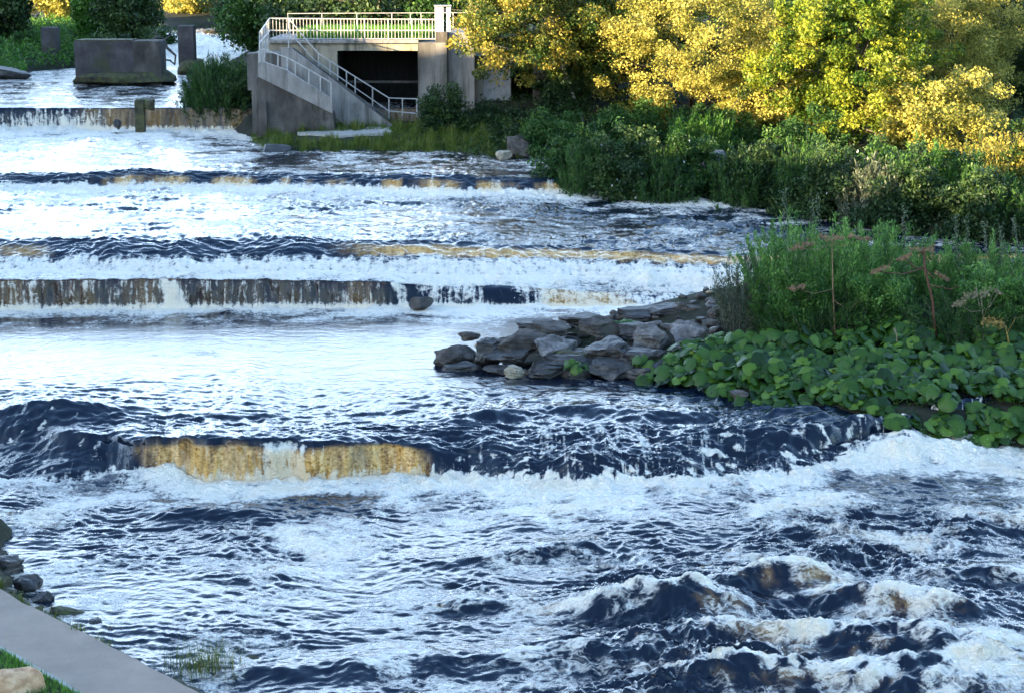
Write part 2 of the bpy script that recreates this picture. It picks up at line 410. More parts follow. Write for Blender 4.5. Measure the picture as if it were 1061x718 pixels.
# ------------------------------------------------------------------ ground
def poly(pts): return np.array(pts, float)
def pxs(*q): return [at(x, y, z=z)[:2] for x, y, z in q]
PATH_Z = 0.6
pA, pB = at(0, 610, z=PATH_Z)[:2], at(208, 718, z=PATH_Z)[:2]
pC, pD = at(0, 668, z=PATH_Z)[:2], at(78, 718, z=PATH_Z)[:2]
pd = (pB - pA) / np.linalg.norm(pB - pA); pn = np.array([-pd[1], pd[0]])      # pn points to the river
if pn[1] < 0: pn = -pn
out_edge = [pA - pd * 30 - pn * 6, pA - pd * 14 - pn * 1.4, pA - pd * 6 - pn * 0.2, pA, pB, pB + pd * 6, pB + pd * 14]
PW = 1.5
in_edge = [p - pn * PW for p in out_edge]
mossy = at(-6, 568, z=0.0)[:2]
shore_near = [out_edge[0] + pn * 0.8, out_edge[1] + pn * 0.8, mossy + np.array([-2.4, 1.5]), mossy + np.array([-0.3, 1.5]), mossy + np.array([0.45, 0.8]), mossy + np.array([0.3, 0.0]),
              pA + pn * 0.45 + pd * 0.15, pA * .5 + pB * .5 + pn * 0.4, pB + pn * 0.65 - pd * .5, pB + pd * 6 + pn * 0.6, pB + pd * 14 + pn * 0.6]
P_near = poly(shore_near + [np.array([8, -60]), np.array([-160, -60]), np.array([-160, 50])])
P_right = poly(pxs((236, 30, 6.4), (250, 44, 5.9), (258, 56, 5.4), (214, 78, 4.85), (192, 94, 4.72), (188, 108, 4.66), (205, 111, 4.63), (262, 112, 4.63), (262, 134, 3.5), (262, 150, 3.45), (280, 158, 3.4), (400, 163, 3.33), (480, 166, 3.28), (540, 170, 3.2),
                         (570, 182, 3.1), (600, 198, 3.0), (640, 205, 2.9), (760, 208, 2.87), (860, 222, 2.85), (960, 232, 2.83), (1061, 240, 2.8), (1400, 275, 2.7)) + [np.array([160, 60]), np.array([160, 320]), np.array([-10, 320])])
P_spit = poly(pxs((446, 372, 1.05), (470, 388, 1.0), (560, 399, 1.0), (680, 404, 1.0), (760, 418, 1.0), (850, 436, 0.95), (960, 449, 0.85), (1061, 452, 0.65), (1400, 478, 0.4)) + [np.array([45, 45]), np.array([45, 66.5])]
              + pxs((1400, 262, 2.8), (1061, 268, 2.75), (900, 300, 2.0), (780, 322, 1.2), (700, 325, 1.1), (560, 338, 1.06), (470, 352, 1.05)))
P_left = poly([np.array([-170, 95]), np.array([-44, 112])] + pxs((-60, 96, 4.75), (0, 82, 4.8), (26, 83, 4.8), (32, 75, 4.95), (80, 71, 5.05), (120, 66, 5.2), (158, 50, 5.7), (174, 36, 6.2), (200, 31, 6.4), (262, 31, 6.4)) + [np.array([60, 172]), np.array([60, 330]), np.array([-170, 330])])

def sdist(P, x, y):
    """signed distance to polygon P, positive inside"""
    d = np.full(x.shape, 1e9); ins = np.zeros(x.shape, bool); n = len(P)
    for i in range(n):
        a = P[i]; b = P[(i + 1) % n]; e = b - a
        t = np.clip(((x - a[0]) * e[0] + (y - a[1]) * e[1]) / (e @ e), 0, 1)
        d = np.minimum(d, (x - a[0] - t * e[0]) ** 2 + (y - a[1] - t * e[1]) ** 2)
        c = ((a[1] > y) != (b[1] > y)) & (x < e[0] * (y - a[1]) / (e[1] if abs(e[1]) > 1e-9 else 1e-9) + a[0])
        ins ^= c
    d = np.sqrt(d)
    return np.where(ins, d, -d)

def shade_ridge(x, y):
    """unseen hill west of the river, added to keep the low sun off the water"""
    top = (19.2 + 2.2 * sst(28, 10, y)) * (1 - 0.70 * sst(128, 146, y)) + 1.0 * gn(y * 0.12, y * 0 + 3.3, 5) + 0.7 * gn(y * 0.35, y * 0 + 1.3, 6) + 0.45 * gn(y * 0.9, y * 0 + 1.3, 8)
    c = -64.0
    w = np.exp(-((x - c) / 9.0) ** 2); w = np.where(np.abs(x - c) < 0.01, 1, w)
    return top * w

def ground_z(x, y):
    x = np.asarray(x, float); y = np.asarray(y, float)
    lv = level(x, y)
    z = lv - 1.2
    rough = 0.12 * fbm(x * 0.7, y * 0.7, 3, 4)
    dn = sdist(P_near, x, y)
    zn = np.where(dn > 0, np.minimum(0.55, -0.1 + 1.5 * dn), -0.2 + 1.5 * dn)
    # lawn behind the path, rising gently away from it
    dl = -((x - pA[0]) * pn[0] + (y - pA[1]) * pn[1]) - PW
    zn = zn + np.where((dl > 0) & (dn > 0.4), np.minimum(0.05 + 0.012 * dl, 0.3), 0)
    z = np.where(dn > -1.0, np.maximum(z, zn), z)
    dr = sdist(P_right, x, y)
    base = np.interp(y, [60, 80, 100, 103, 120, 140, 160, 200, 320], [2.75, 2.85, 3.5, 4.6, 4.8, 5.3, 6.4, 7.2, 9])
    high = np.interp(y, [60, 80, 90, 100, 104, 112, 120, 140, 200, 320], [2.9, 3.1, 3.4, 4.1, 4.7, 6.2, 6.9, 7.1, 7.6, 9.2])
    mixr = sst(0, 7, dr)
    zr = base * (1 - mixr) + np.maximum(high, base) * mixr + 0.3 * sst(0, 0.8, dr) + rough * np.clip(dr, 0, 1)
    zr = np.where(dr > 0, zr, base - 0.05 + dr)
    islet = (1 - sst(-4.6, -1.0, x)) * (1 - sst(111.0, 112.5, y)) * sst(-14.5, -13.0, x)
    zr = np.where(dr > 0, zr * (1 - islet) + np.minimum(zr, 4.02) * islet, zr)
    z = np.where(dr > -1.5, np.maximum(z, zr), z)
    ds = sdist(P_spit, x, y)
    ny = np.interp(x, [-2.6, 0, 6, 10, 16, 24, 45], [55, 53.4, 51.6, 49.6, 48.6, 47, 45])
    dd = np.maximum(y - ny, 0)
    zs = 0.85 - 0.55 * (1 - sst(3.0, 6.5, x)) + np.minimum(0.9 * np.maximum(ds, 0), 0.45) + np.minimum(0.17 * dd, 1.7) * sst(0, 1.0, ds) * sst(-3.0, 3.5, x) + rough * 0.8
    fx = [-2.6, 2, 4, 7.9, 11.6, 17, 45]
    fy = np.interp(x, fx, [56.5, 60.3, 61.6, 63.2, 63, 64.5, 66]); fz = np.interp(x, fx, [0.95, 0.95, 0.95, 1.1, 2.0, 2.75, 2.8])
    zs = np.minimum(zs, fz + 0.5 * np.maximum(fy - y, 0) + 0.1)
    lv2 = np.where(x > 12, lv, 0)
    zs = np.where(ds > 0, np.maximum(zs, lv2 - 0.25 * (1 - sst(3.0, 6.5, x)) + np.minimum(0.5 * ds, 0.35) + rough * .4), 0.45 + 3.0 * ds)
    z = np.where(ds > -0.8, np.maximum(z, zs), z)
    df = sdist(P_left, x, y)
    basel = np.interp(y, [100, 127, 143, 155, 200, 320], [4.7, 4.85, 5.3, 6.3, 7, 9])
    zl = np.where(df > 0, basel + np.minimum(0.4 * np.sqrt(np.maximum(df, 0)), 1.0) + rough, basel + df)
    z = np.where(df > -1.5, np.maximum(z, zl), z)
    # the bank west of the whole river, beyond the picture
    bx = np.interp(y, [-60, 30, 60, 100, 120], [-20, -22, -27, -40, -45])
    wl = sst(0, 6, bx - x)
    z = np.where((y > 45) & (y < 140), np.maximum(z, (np.interp(y, [45, 100, 140], [1.2, 5, 6]) + 0.3 * rough) * wl + (z) * (1 - wl)), z)
    edge = np.abs(x) - (hw(y) - 1.6)                   # banks outside the built reach of the river
    z = np.where((y < 120) & (edge > 0), np.maximum(z, lv - 0.3 + np.minimum(0.5 * edge, 1.1) + rough), z)
    z = np.maximum(z, shade_ridge(x, y) + rough)  # out-of-view hill added to shade the river
    far = sst(220, 400, y)
    return z * (1 - far) + far * (9 + 2 * gn(x * 0.01, y * 0.01, 2))


gx = np.concatenate([[-1800, -700, -300, -160], np.arange(-100, -46, 1.2), np.arange(-46, 46, 0.3), np.arange(46, 100, 2.0), [160, 300, 700, 1800]])
gy = np.concatenate([[-1500, -400, -120], np.arange(-60, 24, 2.0), np.arange(24, 50, 0.22), np.arange(50, 120, 0.35), np.arange(120, 180, 0.7), np.arange(180, 330, 4), [420, 700, 1500, 3500]])
GX_, GY_ = np.meshgrid(gx, gy)
GZ = ground_z(GX_, GY_)
nr, nc = GX_.shape
def gz(x, y):
    i = int(np.clip(np.searchsorted(gx, x) - 1, 0, nc - 2)); j = int(np.clip(np.searchsorted(gy, y) - 1, 0, nr - 2))
    u = (x - gx[i]) / (gx[i + 1] - gx[i]); v = (y - gy[j]) / (gy[j + 1] - gy[j])
    return float((GZ[j, i] * (1 - u) + GZ[j, i + 1] * u) * (1 - v) + (GZ[j + 1, i] * (1 - u) + GZ[j + 1, i + 1] * u) * v)
idx = np.arange(nr * nc).reshape(nr, nc)
Q = np.stack([idx[:-1, :-1], idx[:-1, 1:], idx[1:, 1:], idx[1:, :-1]], -1).reshape(-1, 4)
tag(mesh_np('ground', np.stack([GX_, GY_, GZ], -1).reshape(-1, 3), Q, M['soil'], smooth=True), kind='structure')

# ------------------------------------------------------------------ water surface: waves and foam
X, Y = WX, WY
# a domain warp shared by all the wave noise: streaks bend round each other
wx = X + 0.9 * fbm(X * 0.23, Y * 0.16, 11, 3); wy = Y + 1.6 * fbm(X * 0.2, Y * 0.14, 12, 3)
c1 = fbm(wx * 0.55, wy * 0.85, 21, 3)
c2 = 1 - 2 * np.abs(fbm(wx * 0.9, wy * 1.7, 22, 3))
c3 = 1 - 2 * np.abs(gn(wx * 2.0 + 0.8 * c1, wy * 3.6, 23))
c4 = 1 - 2 * np.abs(gn(wx * 4.7, wy * 8.0 + c3, 24))
c5 = gn(wx * 10.5, wy * 17.0, 25)
choppy = lambda a1, a2, a3, a4, a5: a1 * c1 + a2 * c2 + a3 * c3 + a4 * c4 + a5 * c5
near = SEGI <= 1
pool = SEGI == 4
amp = np.zeros_like(X)
# rough water below the lowest weir, calmer on the left, wildest to the right and close to the camera
gust = 0.55 + 0.75 * sst(-0.25, 0.35, fbm(X * 0.16, Y * 0.13, 31, 3))
wild = sst(520, 760, PXs) * (1 - sst(39, 44, Y)) + 0.25 * (1 - sst(33, 38, Y)) + 0.45
amp = np.where(near, gust * wild * (0.8 + 0.5 * sst(-.3, .3, fbm(X * .5, Y * .4, 33, 2))), amp)
calm_left = np.exp(-(((X + 7.5) / 2.6) ** 2 + ((Y - 38.2) / 1.9) ** 2))
amp = np.where(near, amp * (1 - 0.75 * calm_left), amp)
tpool = np.clip((Y - Yfoot['4']) / np.minimum(lines[4][0] - lines[5][0], -1)[None, :], 0, 1)
poolamp = 0.05 + 0.42 * sst(0.5, 1.0, tpool) + 0.3 * sst(560, 760, PXs) * sst(0.3, 0.8, tpool)
amp = np.where(pool, poolamp * (0.6 + 0.8 * gust), amp)
amp = np.where(SEGI == 2, 0.5 + 0.5 * sst(480, 640, PXs), amp); amp = np.where(SEGI == 3, 0.55 + 0.35 * sst(480, 640, PXs), amp)
amp = np.where(SEGI == 5, 0.12, amp); amp = np.where(SEGI == 6, 0.35, amp)
amp = np.where(SEGI == 7, 0.5, amp)
amp = np.where(SEGI == 8, 0.62 * gust, amp); amp = np.where(SEGI == 9, 0.5, amp)
amp = np.where(SEGI == 10, 0.5 * gust, amp); amp = np.where(SEGI == 11, 0.1, amp)
amp = np.where(SEGI >= 12, 0.28, amp); amp = np.where(SEGI >= 14, 0.9, amp)
# soften sudden jumps of amplitude from row to row
for _ in range(3):
    amp[1:-1] = (amp[:-2] + amp[1:-1] * 2 + amp[2:]) / 4
dz = amp * choppy(0.20, 0.10, 0.062, 0.026, 0.009)
dz = np.where(near, 0.80 * dz + amp * 0.006 * gn(wx * 16.0, wy * 26.0, 26), dz)
dz = np.where(pool, 0.8 * dz, dz)
# standing waves: (photo x, photo y, half width m, half depth m, height m, slant)
HUMPS = [(690, 648, 1.5, 0.42, 0.62, -0.05), (812, 622, 1.1, 0.38, 0.5, 0.1), (760, 680, 1.9, 0.4, 0.38, -0.06), (905, 690, 1.4, 0.45, 0.42, 0.05), (960, 648, 1.3, 0.4, 0.4, 0.0), (760, 718, 1.2, 0.45, 0.42, 0.0),
         (880, 640, 1.2, 0.35, 0.3, -0.08), (930, 722, 1.6, 0.5, 0.4, 0.05), (500, 634, 1.3, 0.25, 0.16, 0.0), (560, 586, 2.0, 0.3, 0.2, 0.18), (1020, 612, 1.3, 0.35, 0.28, 0), (1010, 700, 1.2, 0.5, 0.45, 0), (220, 540, 1.6, 0.4, 0.2, 0),
         (50, 470, 1.2, 0.5, 0.3, -0.1), (80, 488, 1.3, 0.3, 0.28, -0.35), (150, 505, 0.8, 0.3, 0.25, 0), (940, 488, 1.8, 0.5, 0.4, 0.1), (1010, 470, 1.5, 0.5, 0.45, 0.1), (820, 492, 1.6, 0.35, 0.22, 0), (850, 478, 1.2, 0.4, 0.25, 0.1), (240, 500, 3.0, 0.5, 0.18, 0), (620, 512, 2.5, 0.3, 0.18, 0),
         (520, 472, 1.0, 0.4, 0.22, .1), (600, 466, 1.4, 0.4, 0.2, -.1), (690, 474, 1.2, 0.4, 0.22, .1), (770, 462, 1.4, 0.4, 0.2, 0), (830, 470, 1.0, 0.35, 0.2, .1),
         (100, 432, 1.8, 0.35, 0.16, 0), (230, 436, 1.5, 0.35, 0.12, 0), (60, 690, 1, .3, .1, 0), (330, 700, 1.8, 0.4, 0.15, 0.05), (470, 690, 1.5, 0.35, 0.14, 0), (620, 690, 1.4, 0.4, 0.18, -.1), (20, 715, 1, .3, .1, 0)]
hump = np.zeros_like(X); crest = np.zeros_like(X)
wob_h = 0.35 * fbm(X * 1.3, Y * 1.3, 41, 3)
for (px, py, a, b, h, sl) in HUMPS:
    c = at(px, py, z=0.1 if py > 462 else 1.0)
    if px > 590 and py > 600: h *= 1.15; a *= 1.1; b *= 1.1
    dx = X - c[0]; dy = (Y + wob_h * b * 1.6) - (c[1] + 0.3) - sl * dx
    e = np.where(dy < 0, np.exp(-(dy / b) ** 2), np.exp(-(dy / (b * 2.0)) ** 2)) * np.exp(-(np.abs(dx + wob_h * .8) / a) ** 2.6)
    e = np.where(SEGI <= 4, e, 0)
    hump += h * e * (1 + 0.30 * fbm(X * 1.4, Y * 2.2, 43, 2))
    crest += (h / 0.5) * np.exp(-((dy - 0.42 * b) / (b * 0.5)) ** 2) * np.exp(-(np.abs(dx + wob_h * 1.2) / (a * 1.05)) ** 3) * np.where(SEGI <= 4, 1, 0)
dz = dz * (1 - 0.45 * np.clip(hump / 0.4, 0, 1)) + hump

# ---- foam cover (0 none .. 1 solid) and the amber of thin peaty water
streak = fbm(wx * 0.55, wy * 1.15, 51, 4)
patch = fbm(wx * 0.35, wy * 0.5, 52, 4)
fine = fbm(wx * 2.6, wy * 3.4, 53, 4)
foam = np.zeros_like(X); tan = np.zeros_like(X)
def below(k, seg, L, strength, mask=1.0):
    d = Yfoot[k] - Y
    Lf = L * (0.75 + 0.9 * patch)
    return np.where((SEGI == seg) & (d >= 0), strength * np.exp(-np.maximum(d, 0) / np.maximum(Lf, 0.3)), 0) * mask
b5 = sst(60, 150, PXs) * 1.0
foam += below('5', 1, 1.5, 1.0, 0.45 + 0.55 * b5)
foam += below('5', 1, 5.5, 0.30, 0.6 + 0.4 * sst(600, 850, PXs))
foam += below('4', 4, 1.3, 0.95, 0.75 + 0.25 * sst(300, 420, PXs)) + below('4', 4, 2.5, 0.35, sst(380, 480, PXs))
foam += below('3', 6, 1.2, 1.0)
foam += below('2', 8, 2.0, 0.95)
foam += below('1', 10, 4.5, 1.0)
foam += below('1', 10, 9.0, 0.3)
foam += np.where(near, -0.02 + 0.40 * patch + 0.50 * streak + 0.25 * fine + 0.10 * crest * 0, 0) * (0.75 + 0.25 * sst(38, 44, Y))
foam += np.where(near, crest * (0.68 + 1.4 * fine + 0.7 * patch), 0)
foam += np.where(near, 0.35 * sst(0.1, 0.5, c2) * sst(0.0, 0.4, patch + 0.2), 0)
foam += np.where(near, (0.35 + 0.7 * patch + 0.5 * streak) * sst(820, 1061, PXs) * (1 - sst(34, 37, Y)), 0)
foam += np.where(pool, 0.10 + 0.25 * patch + 0.3 * streak, 0)
foam += np.where(pool, 0.30 * sst(0.3, 0.05, tpool), 0) * 0.6
foam += np.where(SEGI == 6, 0.35 + 0.5 * streak, 0)
foam += np.where(SEGI == 8, 0.24 + 0.4 * patch + 0.5 * streak, 0)
foam += np.where(SEGI == 10, 0.22 + 0.4 * patch + 0.5 * streak, 0)
foam += np.where(SEGI == 12, 0.30 + 0.5 * streak + 0.3 * patch, 0)
foam += np.where(SEGI == 13, 0.5 + 0.5 * streak, 0); foam += np.where(SEGI == 14, 0.75 + 0.6 * fine, 0); foam += np.where(SEGI == 15, 0.4, 0)
# the faces
vert = fbm(X * 2.2, WZ0 * 0.35 + 0.0 * Y, 61, 4)            # streaks that run down a face
vfine = fbm(X * 9.0, WZ0 * 0.9, 62, 3)
vbig = fbm(X * 0.55, X * 0 + 2.2, 63, 3)
PXw = PXs + 20 * fbm(X * 1.2, Y * 1.5, 66, 3) + 7 * ST
def bump_px(a, b, e=14): return sst(a - e, a + e, PXw) * (1 - sst(b - e, b + e, PXw))
f5 = SEGI == 2
curtain = bump_px(154, 436, 15)
lowv = gn(X * 0.9, X * 0 + 9.2, 64)
tan = np.where(f5, curtain * sst(1.02, 0.66, ST + 0.26 * vert + 0.1 * vfine + 0.22 * lowv) * (0.75 + 0.7 * vert + 0.4 * vfine + 0.3 * vbig), tan)
tan = np.where((SEGI == 1), np.maximum(tan, curtain * np.exp(-np.maximum(Yfoot['5'] - Y, 0) / 0.15) * 0.8), tan)
foam += np.where(f5, curtain * (0.02 + 0.3 * vfine + 0.4 * vert + 0.35 * fine) * sst(1.0, 0.85, ST) + bump_px(270, 324, 14) * (0.75 + 0.7 * fine + 0.4 * vfine), 0)
foam += np.where(f5, (1 - curtain) * (0.15 + 0.8 * sst(0.15, 0.6, fine + 0.3 * vert) * sst(430, 520, PXs)) * (1 - ST), 0)
foam += np.where(f5, (1 - sst(90, 140, PXs)) * 0.5 * sst(0.0, 0.5, fine), 0)
foam += np.where(f5, sst(860, 930, PXs) * 0.7 * (1 - 0.6 * ST), 0)
foam += np.where(f5, sst(0.26, 0.0, ST + 0.4 * fine + 0.2 * vfine) * 0.9 * (0.4 + 0.6 * b5), 0)
f4 = SEGI == 5
thin = 1 - sst(390, 410, PXs)
tan = np.where(f4, thin * 0.04 + thin * 0.17 * sst(-0.2, 0.5, vbig + 0.5 * vert) + bump_px(560, 650) * 0.7, tan)
foam += np.where(f4, thin * (0.24 + 0.5 * vfine * (0.5 + 0.8 * sst(-0.3, 0.4, vbig)) + 0.3 * vert + .15 * vbig) * sst(1.0, 0.86, ST), 0)
foam += np.where(f4, bump_px(172, 190, 5) * 0.9 + bump_px(414, 425, 6) * 1.0 + bump_px(445, 505, 12) * (0.55 + 0.7 * vfine) + bump_px(540, 900, 15) * (0.65 + 0.4 * fine), 0)
foam += np.where(f4, sst(0.18, 0.0, ST) * 0.9, 0)
f3 = SEGI == 7
rightish = sst(330, 470, PXs)
foam += np.where(f3, sst(0.52 + 0.16 * rightish, 0.2, ST + 0.20 * vert - 0.1 * fine) * (0.9 + 0.5 * fine), 0)
tan = np.where(f3, sst(330, 420, PXs) * sst(0.40, 0.58, ST + 0.1 * vert) * sst(0.92, 0.72, ST + 0.08 * vert) * (0.8 + 0.4 * vert) + bump_px(0, 50) * 0.5 * sst(0.25, 0.5, ST) * sst(0.8, 0.6, ST), tan)
foam += np.where(f3, 0.35 * tan * vfine, 0)
f2 = SEGI == 9
foam += np.where(f2, sst(0.42, 0.1, ST + 0.22 * vert - 0.1 * fine), 0)
foam += np.where(f2, 0.55 * sst(0.1, 0.45, vbig + 0.7 * vert) * sst(1.0, 0.7, ST), 0)
tan = np.where(f2, sst(90, 120, PXs) * sst(-0.15, 0.25, vbig + 0.2 * vert) * sst(0.06, 0.2, ST) * sst(0.72, 0.5, ST) * 0.8, tan)
f1 = SEGI == 11
tan = np.where(f1, sst(70, 105, PXs) * (0.24 + 0.3 * vert) * sst(1.0, 0.9, ST), tan)
foam += np.where(f1, sst(0.2, 0.0, ST) + sst(70, 105, PXs) * (0.05 + 0.35 * vfine) * sst(1.0, 0.9, ST) + (0.55 * sst(0.95, 0.3, ST + .5 * vert) + 0.5 * sst(0.0, 0.4, vert + 0.5 * vfine)) * sst(-40, 40, PXs) * sst(125, 85, PXs), 0)
tan = np.where(near, np.maximum(tan, 0.5 * np.clip(crest, 0, 1) * sst(-0.05, 0.45, patch + 0.3 * fine) * sst(560, 700, PXs)), tan)
tan = np.where(near & (hump > 0.1), np.maximum(tan, 0.42 * sst(0.15, 0.45, hump) * sst(-0.1, 0.4, patch + .5 * fine) * sst(640, 800, PXs)), tan)
tan = np.where(near & (foam > 0.5), np.maximum(tan, 0.30 * sst(0.1, 0.5, patch)), tan)
foam += np.where((SEGI == 3) | ((SEGI == 2) & (PXs > 450)), sst(450, 520, PXs) * (0.10 + 0.75 * sst(0.12, 0.5, fine + 0.35 * streak) + 0.30 * sst(0.1, 0.5, vfine)), 0)
foam += np.where(SEGI == 3, (1 - sst(40, 140, PXs)) * 0.6 * sst(0.15, 0.5, fine), 0)
face = np.where(np.isin(SEGI, (2, 5, 11)), 1.0, np.where(np.isin(SEGI, (7, 9)), 0.6, 0.0))
foam = np.clip(foam, 0, 1.3); tan = np.clip(tan, 0, 1)
# foam stands up off the water in small boils
boil = np.abs(fbm(X * 1.6, Y * 2.6 + WZ0 * 2.0, 71, 4)) + 0.3 * np.abs(fbm(X * 5.5, Y * 8.0 + WZ0 * 5.0, 72, 2))
isface = np.isin(SEGI, (2, 5, 11))
lift = sst(0.45, 1.1, foam) * boil * np.where(near, 0.13, 0.12)
splash = np.zeros_like(X)
for k, seg, L, h in (('5', 1, 0.7, 0.17), ('4', 4, 0.5, 0.10), ('3', 6, 0.6, 0.14), ('2', 8, 0.8, 0.12), ('1', 10, 1.3, 0.3)):
    d = Yfoot[k] - Y
    splash += np.where((SEGI == seg) & (d >= 0), h * np.exp(-((d - L * 0.5) / L) ** 2), 0) * sst(-0.2, 0.5, fbm(X * 1.1, Y * 0.8, 73, 3))
splash *= np.where(SEGI == 10, 0.5 + 1.2 * sst(130, 60, PXs), 1)
splash *= np.where(SEGI == 1, 0.3 + 0.7 * b5, 1)
lift = np.where(isface, lift * 0.3, lift)
lift = np.where(SEGI >= 13, lift * 1.5, lift)
fallpush = np.where(isface, (0.10 * vert + 0.05 * vfine) * np.where((SEGI == 2) & (PXs > 445), 0.25, 1) + np.where(SEGI == 2, 0.22 * lowv * curtain, 0.05 * lowv), 0) * np.sin(np.pi * ST)
FZ = WZ0 + dz * np.where(isface, 0.35 + 0.65 * (SEGI == 2) * np.clip(sst(470, 620, PXs) + 1 - sst(60, 150, PXs), 0, 1), 1) + lift + splash * (0.6 + 0.8 * boil)
FY = Y - fallpush + 0.03 * c4 * amp
G_under = ground_z(X[::4, ::4], Y[::4, ::4])
G_under = np.repeat(np.repeat(G_under, 4, 0), 4, 1)[:NR, :NS]
widx = np.arange(NR * NS).reshape(NR, NS)
Q = np.stack([widx[:-1, :-1], widx[:-1, 1:], widx[1:, 1:], widx[1:, :-1]], -1).reshape(-1, 4)
hid = (G_under > WZ0 + 0.8)
hq = (hid[:-1, :-1] & hid[:-1, 1:] & hid[1:, 1:] & hid[1:, :-1]).ravel()
Q = Q[~hq]

def water_material():
    m, nt, out = new_mat('river_water')
    L = nt.links.new
    fa = N(nt, "ShaderNodeAttribute", attribute_name="foam"); ta = N(nt, "ShaderNodeAttribute", attribute_name="tan")
    v = geo_coords(nt, (1.0, 1.0, 1.6))
    vs = geo_coords(nt, (1.0, 0.42, 1.0))
    n1 = noise(nt, vs, 3.2, 6, 0.62, 0.8); n2 = noise(nt, v, 11.0, 5, 0.6, 0.4); n3 = noise(nt, vs, 26.0, 3, 0.6)
    a = math_n(nt, 'MULTIPLY_ADD', n1, 0.85); nt.nodes[-1].inputs[2].default_value = -0.42
    b = math_n(nt, 'MULTIPLY_ADD', n2, 0.6); nt.nodes[-1].inputs[2].default_value = -0.3
    c = math_n(nt, 'MULTIPLY_ADD', n3, 0.22); nt.nodes[-1].inputs[2].default_value = -0.11
    s = math_n(nt, 'ADD', math_n(nt, 'ADD', fa.outputs['Fac'], a), math_n(nt, 'ADD', b, c))
    fc_ = N(nt, "ShaderNodeAttribute", attribute_name="face")
    strand = noise(nt, geo_coords(nt, (1.0, 0.25, 0.13)), 7.5, 6, 0.62, 0.25)
    s = math_n(nt, 'ADD', s, math_n(nt, 'MULTIPLY', math_n(nt, 'MULTIPLY', math_n(nt, 'SUBTRACT', strand, 0.52), 2.3), fc_.outputs['Fac']))
    vr = noise(nt, geo_coords(nt, (1.0, 1.7, 1.0)), 2.1, 5, 0.6, 1.2)
    rg = math_n(nt, 'SUBTRACT', 1.0, math_n(nt, 'MULTIPLY', math_n(nt, 'ABSOLUTE', math_n(nt, 'SUBTRACT', vr, 0.5)), 11.0), True)
    gate = N(nt, "ShaderNodeMapRange"); gate.inputs['From Min'].default_value = 0.08; gate.inputs['From Max'].default_value = 0.34
    L(fa.outputs['Fac'], gate.inputs['Value'])
    s = math_n(nt, 'ADD', s, math_n(nt, 'MULTIPLY', math_n(nt, 'MULTIPLY', rg, gate.outputs[0]), 0.34))
    mr = N(nt, "ShaderNodeMapRange"); mr.interpolation_type = 'SMOOTHSTEP'
    mr.inputs['From Min'].default_value = 0.34; mr.inputs['From Max'].default_value = 0.92
    L(s, mr.inputs['Value']); fmask = mr.outputs[0]
    # water body: blue sky reflection put into the base, peat amber mixed in
    tmul = math_n(nt, 'MULTIPLY', ta.outputs['Fac'], math_n(nt, 'MULTIPLY_ADD', n2, 1.3), True)
    body = mixc(nt, ta.outputs['Fac'], (0.004, 0.009, 0.020), ramp(nt, math_n(nt, 'ADD', math_n(nt, 'MULTIPLY', strand, 0.4), math_n(nt, 'MULTIPLY', n2, 0.6)), [(0.36, (0.13, 0.055, 0.012)), (0.47, (0.56, 0.29, 0.075)), (0.64, (0.90, 0.58, 0.24))]))
    w = N(nt, "ShaderNodeBsdfPrincipled"); w.inputs['Roughness'].default_value = 0.07; w.inputs['IOR'].default_value = 1.333
    w.inputs['Specular IOR Level'].default_value = 0.5
    L(body, w.inputs['Base Color'])
    bp = N(nt, "ShaderNodeBump"); bp.inputs['Strength'].default_value = 0.26; bp.inputs['Distance'].default_value = 0.03
    L(math_n(nt, 'ADD', noise(nt, geo_coords(nt, (1.0, 1.6, 1.0)), 9.0, 4, 0.6), math_n(nt, 'MULTIPLY', fmask, 0.8)), bp.inputs['Height']); L(bp.outputs[0], w.inputs['Normal'])
    thick = N(nt, "ShaderNodeMapRange"); thick.inputs['From Min'].default_value = 0.45; thick.inputs['From Max'].default_value = 1.25; L(s, thick.inputs['Value'])
    f = N(nt, "ShaderNodeBsdfPrincipled"); f.inputs['Roughness'].default_value = 0.55; f.inputs['Specular IOR Level'].default_value = 0.3
    fc = mixc(nt, math_n(nt, 'MULTIPLY', ta.outputs['Fac'], 0.75), mixc(nt, thick.outputs[0], (0.68, 0.63, 0.59), (0.98, 0.87, 0.72)), (0.92, 0.64, 0.33))
    L(fc, f.inputs['Base Color'])
    bf = N(nt, "ShaderNodeBump"); bf.inputs['Strength'].default_value = 1.0; bf.inputs['Distance'].default_value = 0.12
    L(math_n(nt, 'ADD', n2, math_n(nt, 'MULTIPLY', n3, 0.4)), bf.inputs['Height']); L(bf.outputs[0], f.inputs['Normal'])
    mx = N(nt, "ShaderNodeMixShader"); L(fmask, mx.inputs[0]); L(w.outputs[0], mx.inputs[1]); L(f.outputs[0], mx.inputs[2])
    L(mx.outputs[0], out.inputs[0])
    return m
M['water'] = water_material()
WV = np.stack([X, FY, FZ], -1).reshape(-1, 3)
tag(mesh_np('river_water', WV, Q, M['water'], attrs={'foam': foam.ravel(), 'tan': tan.ravel(), 'face': face.ravel()}, smooth=True), kind='structure')

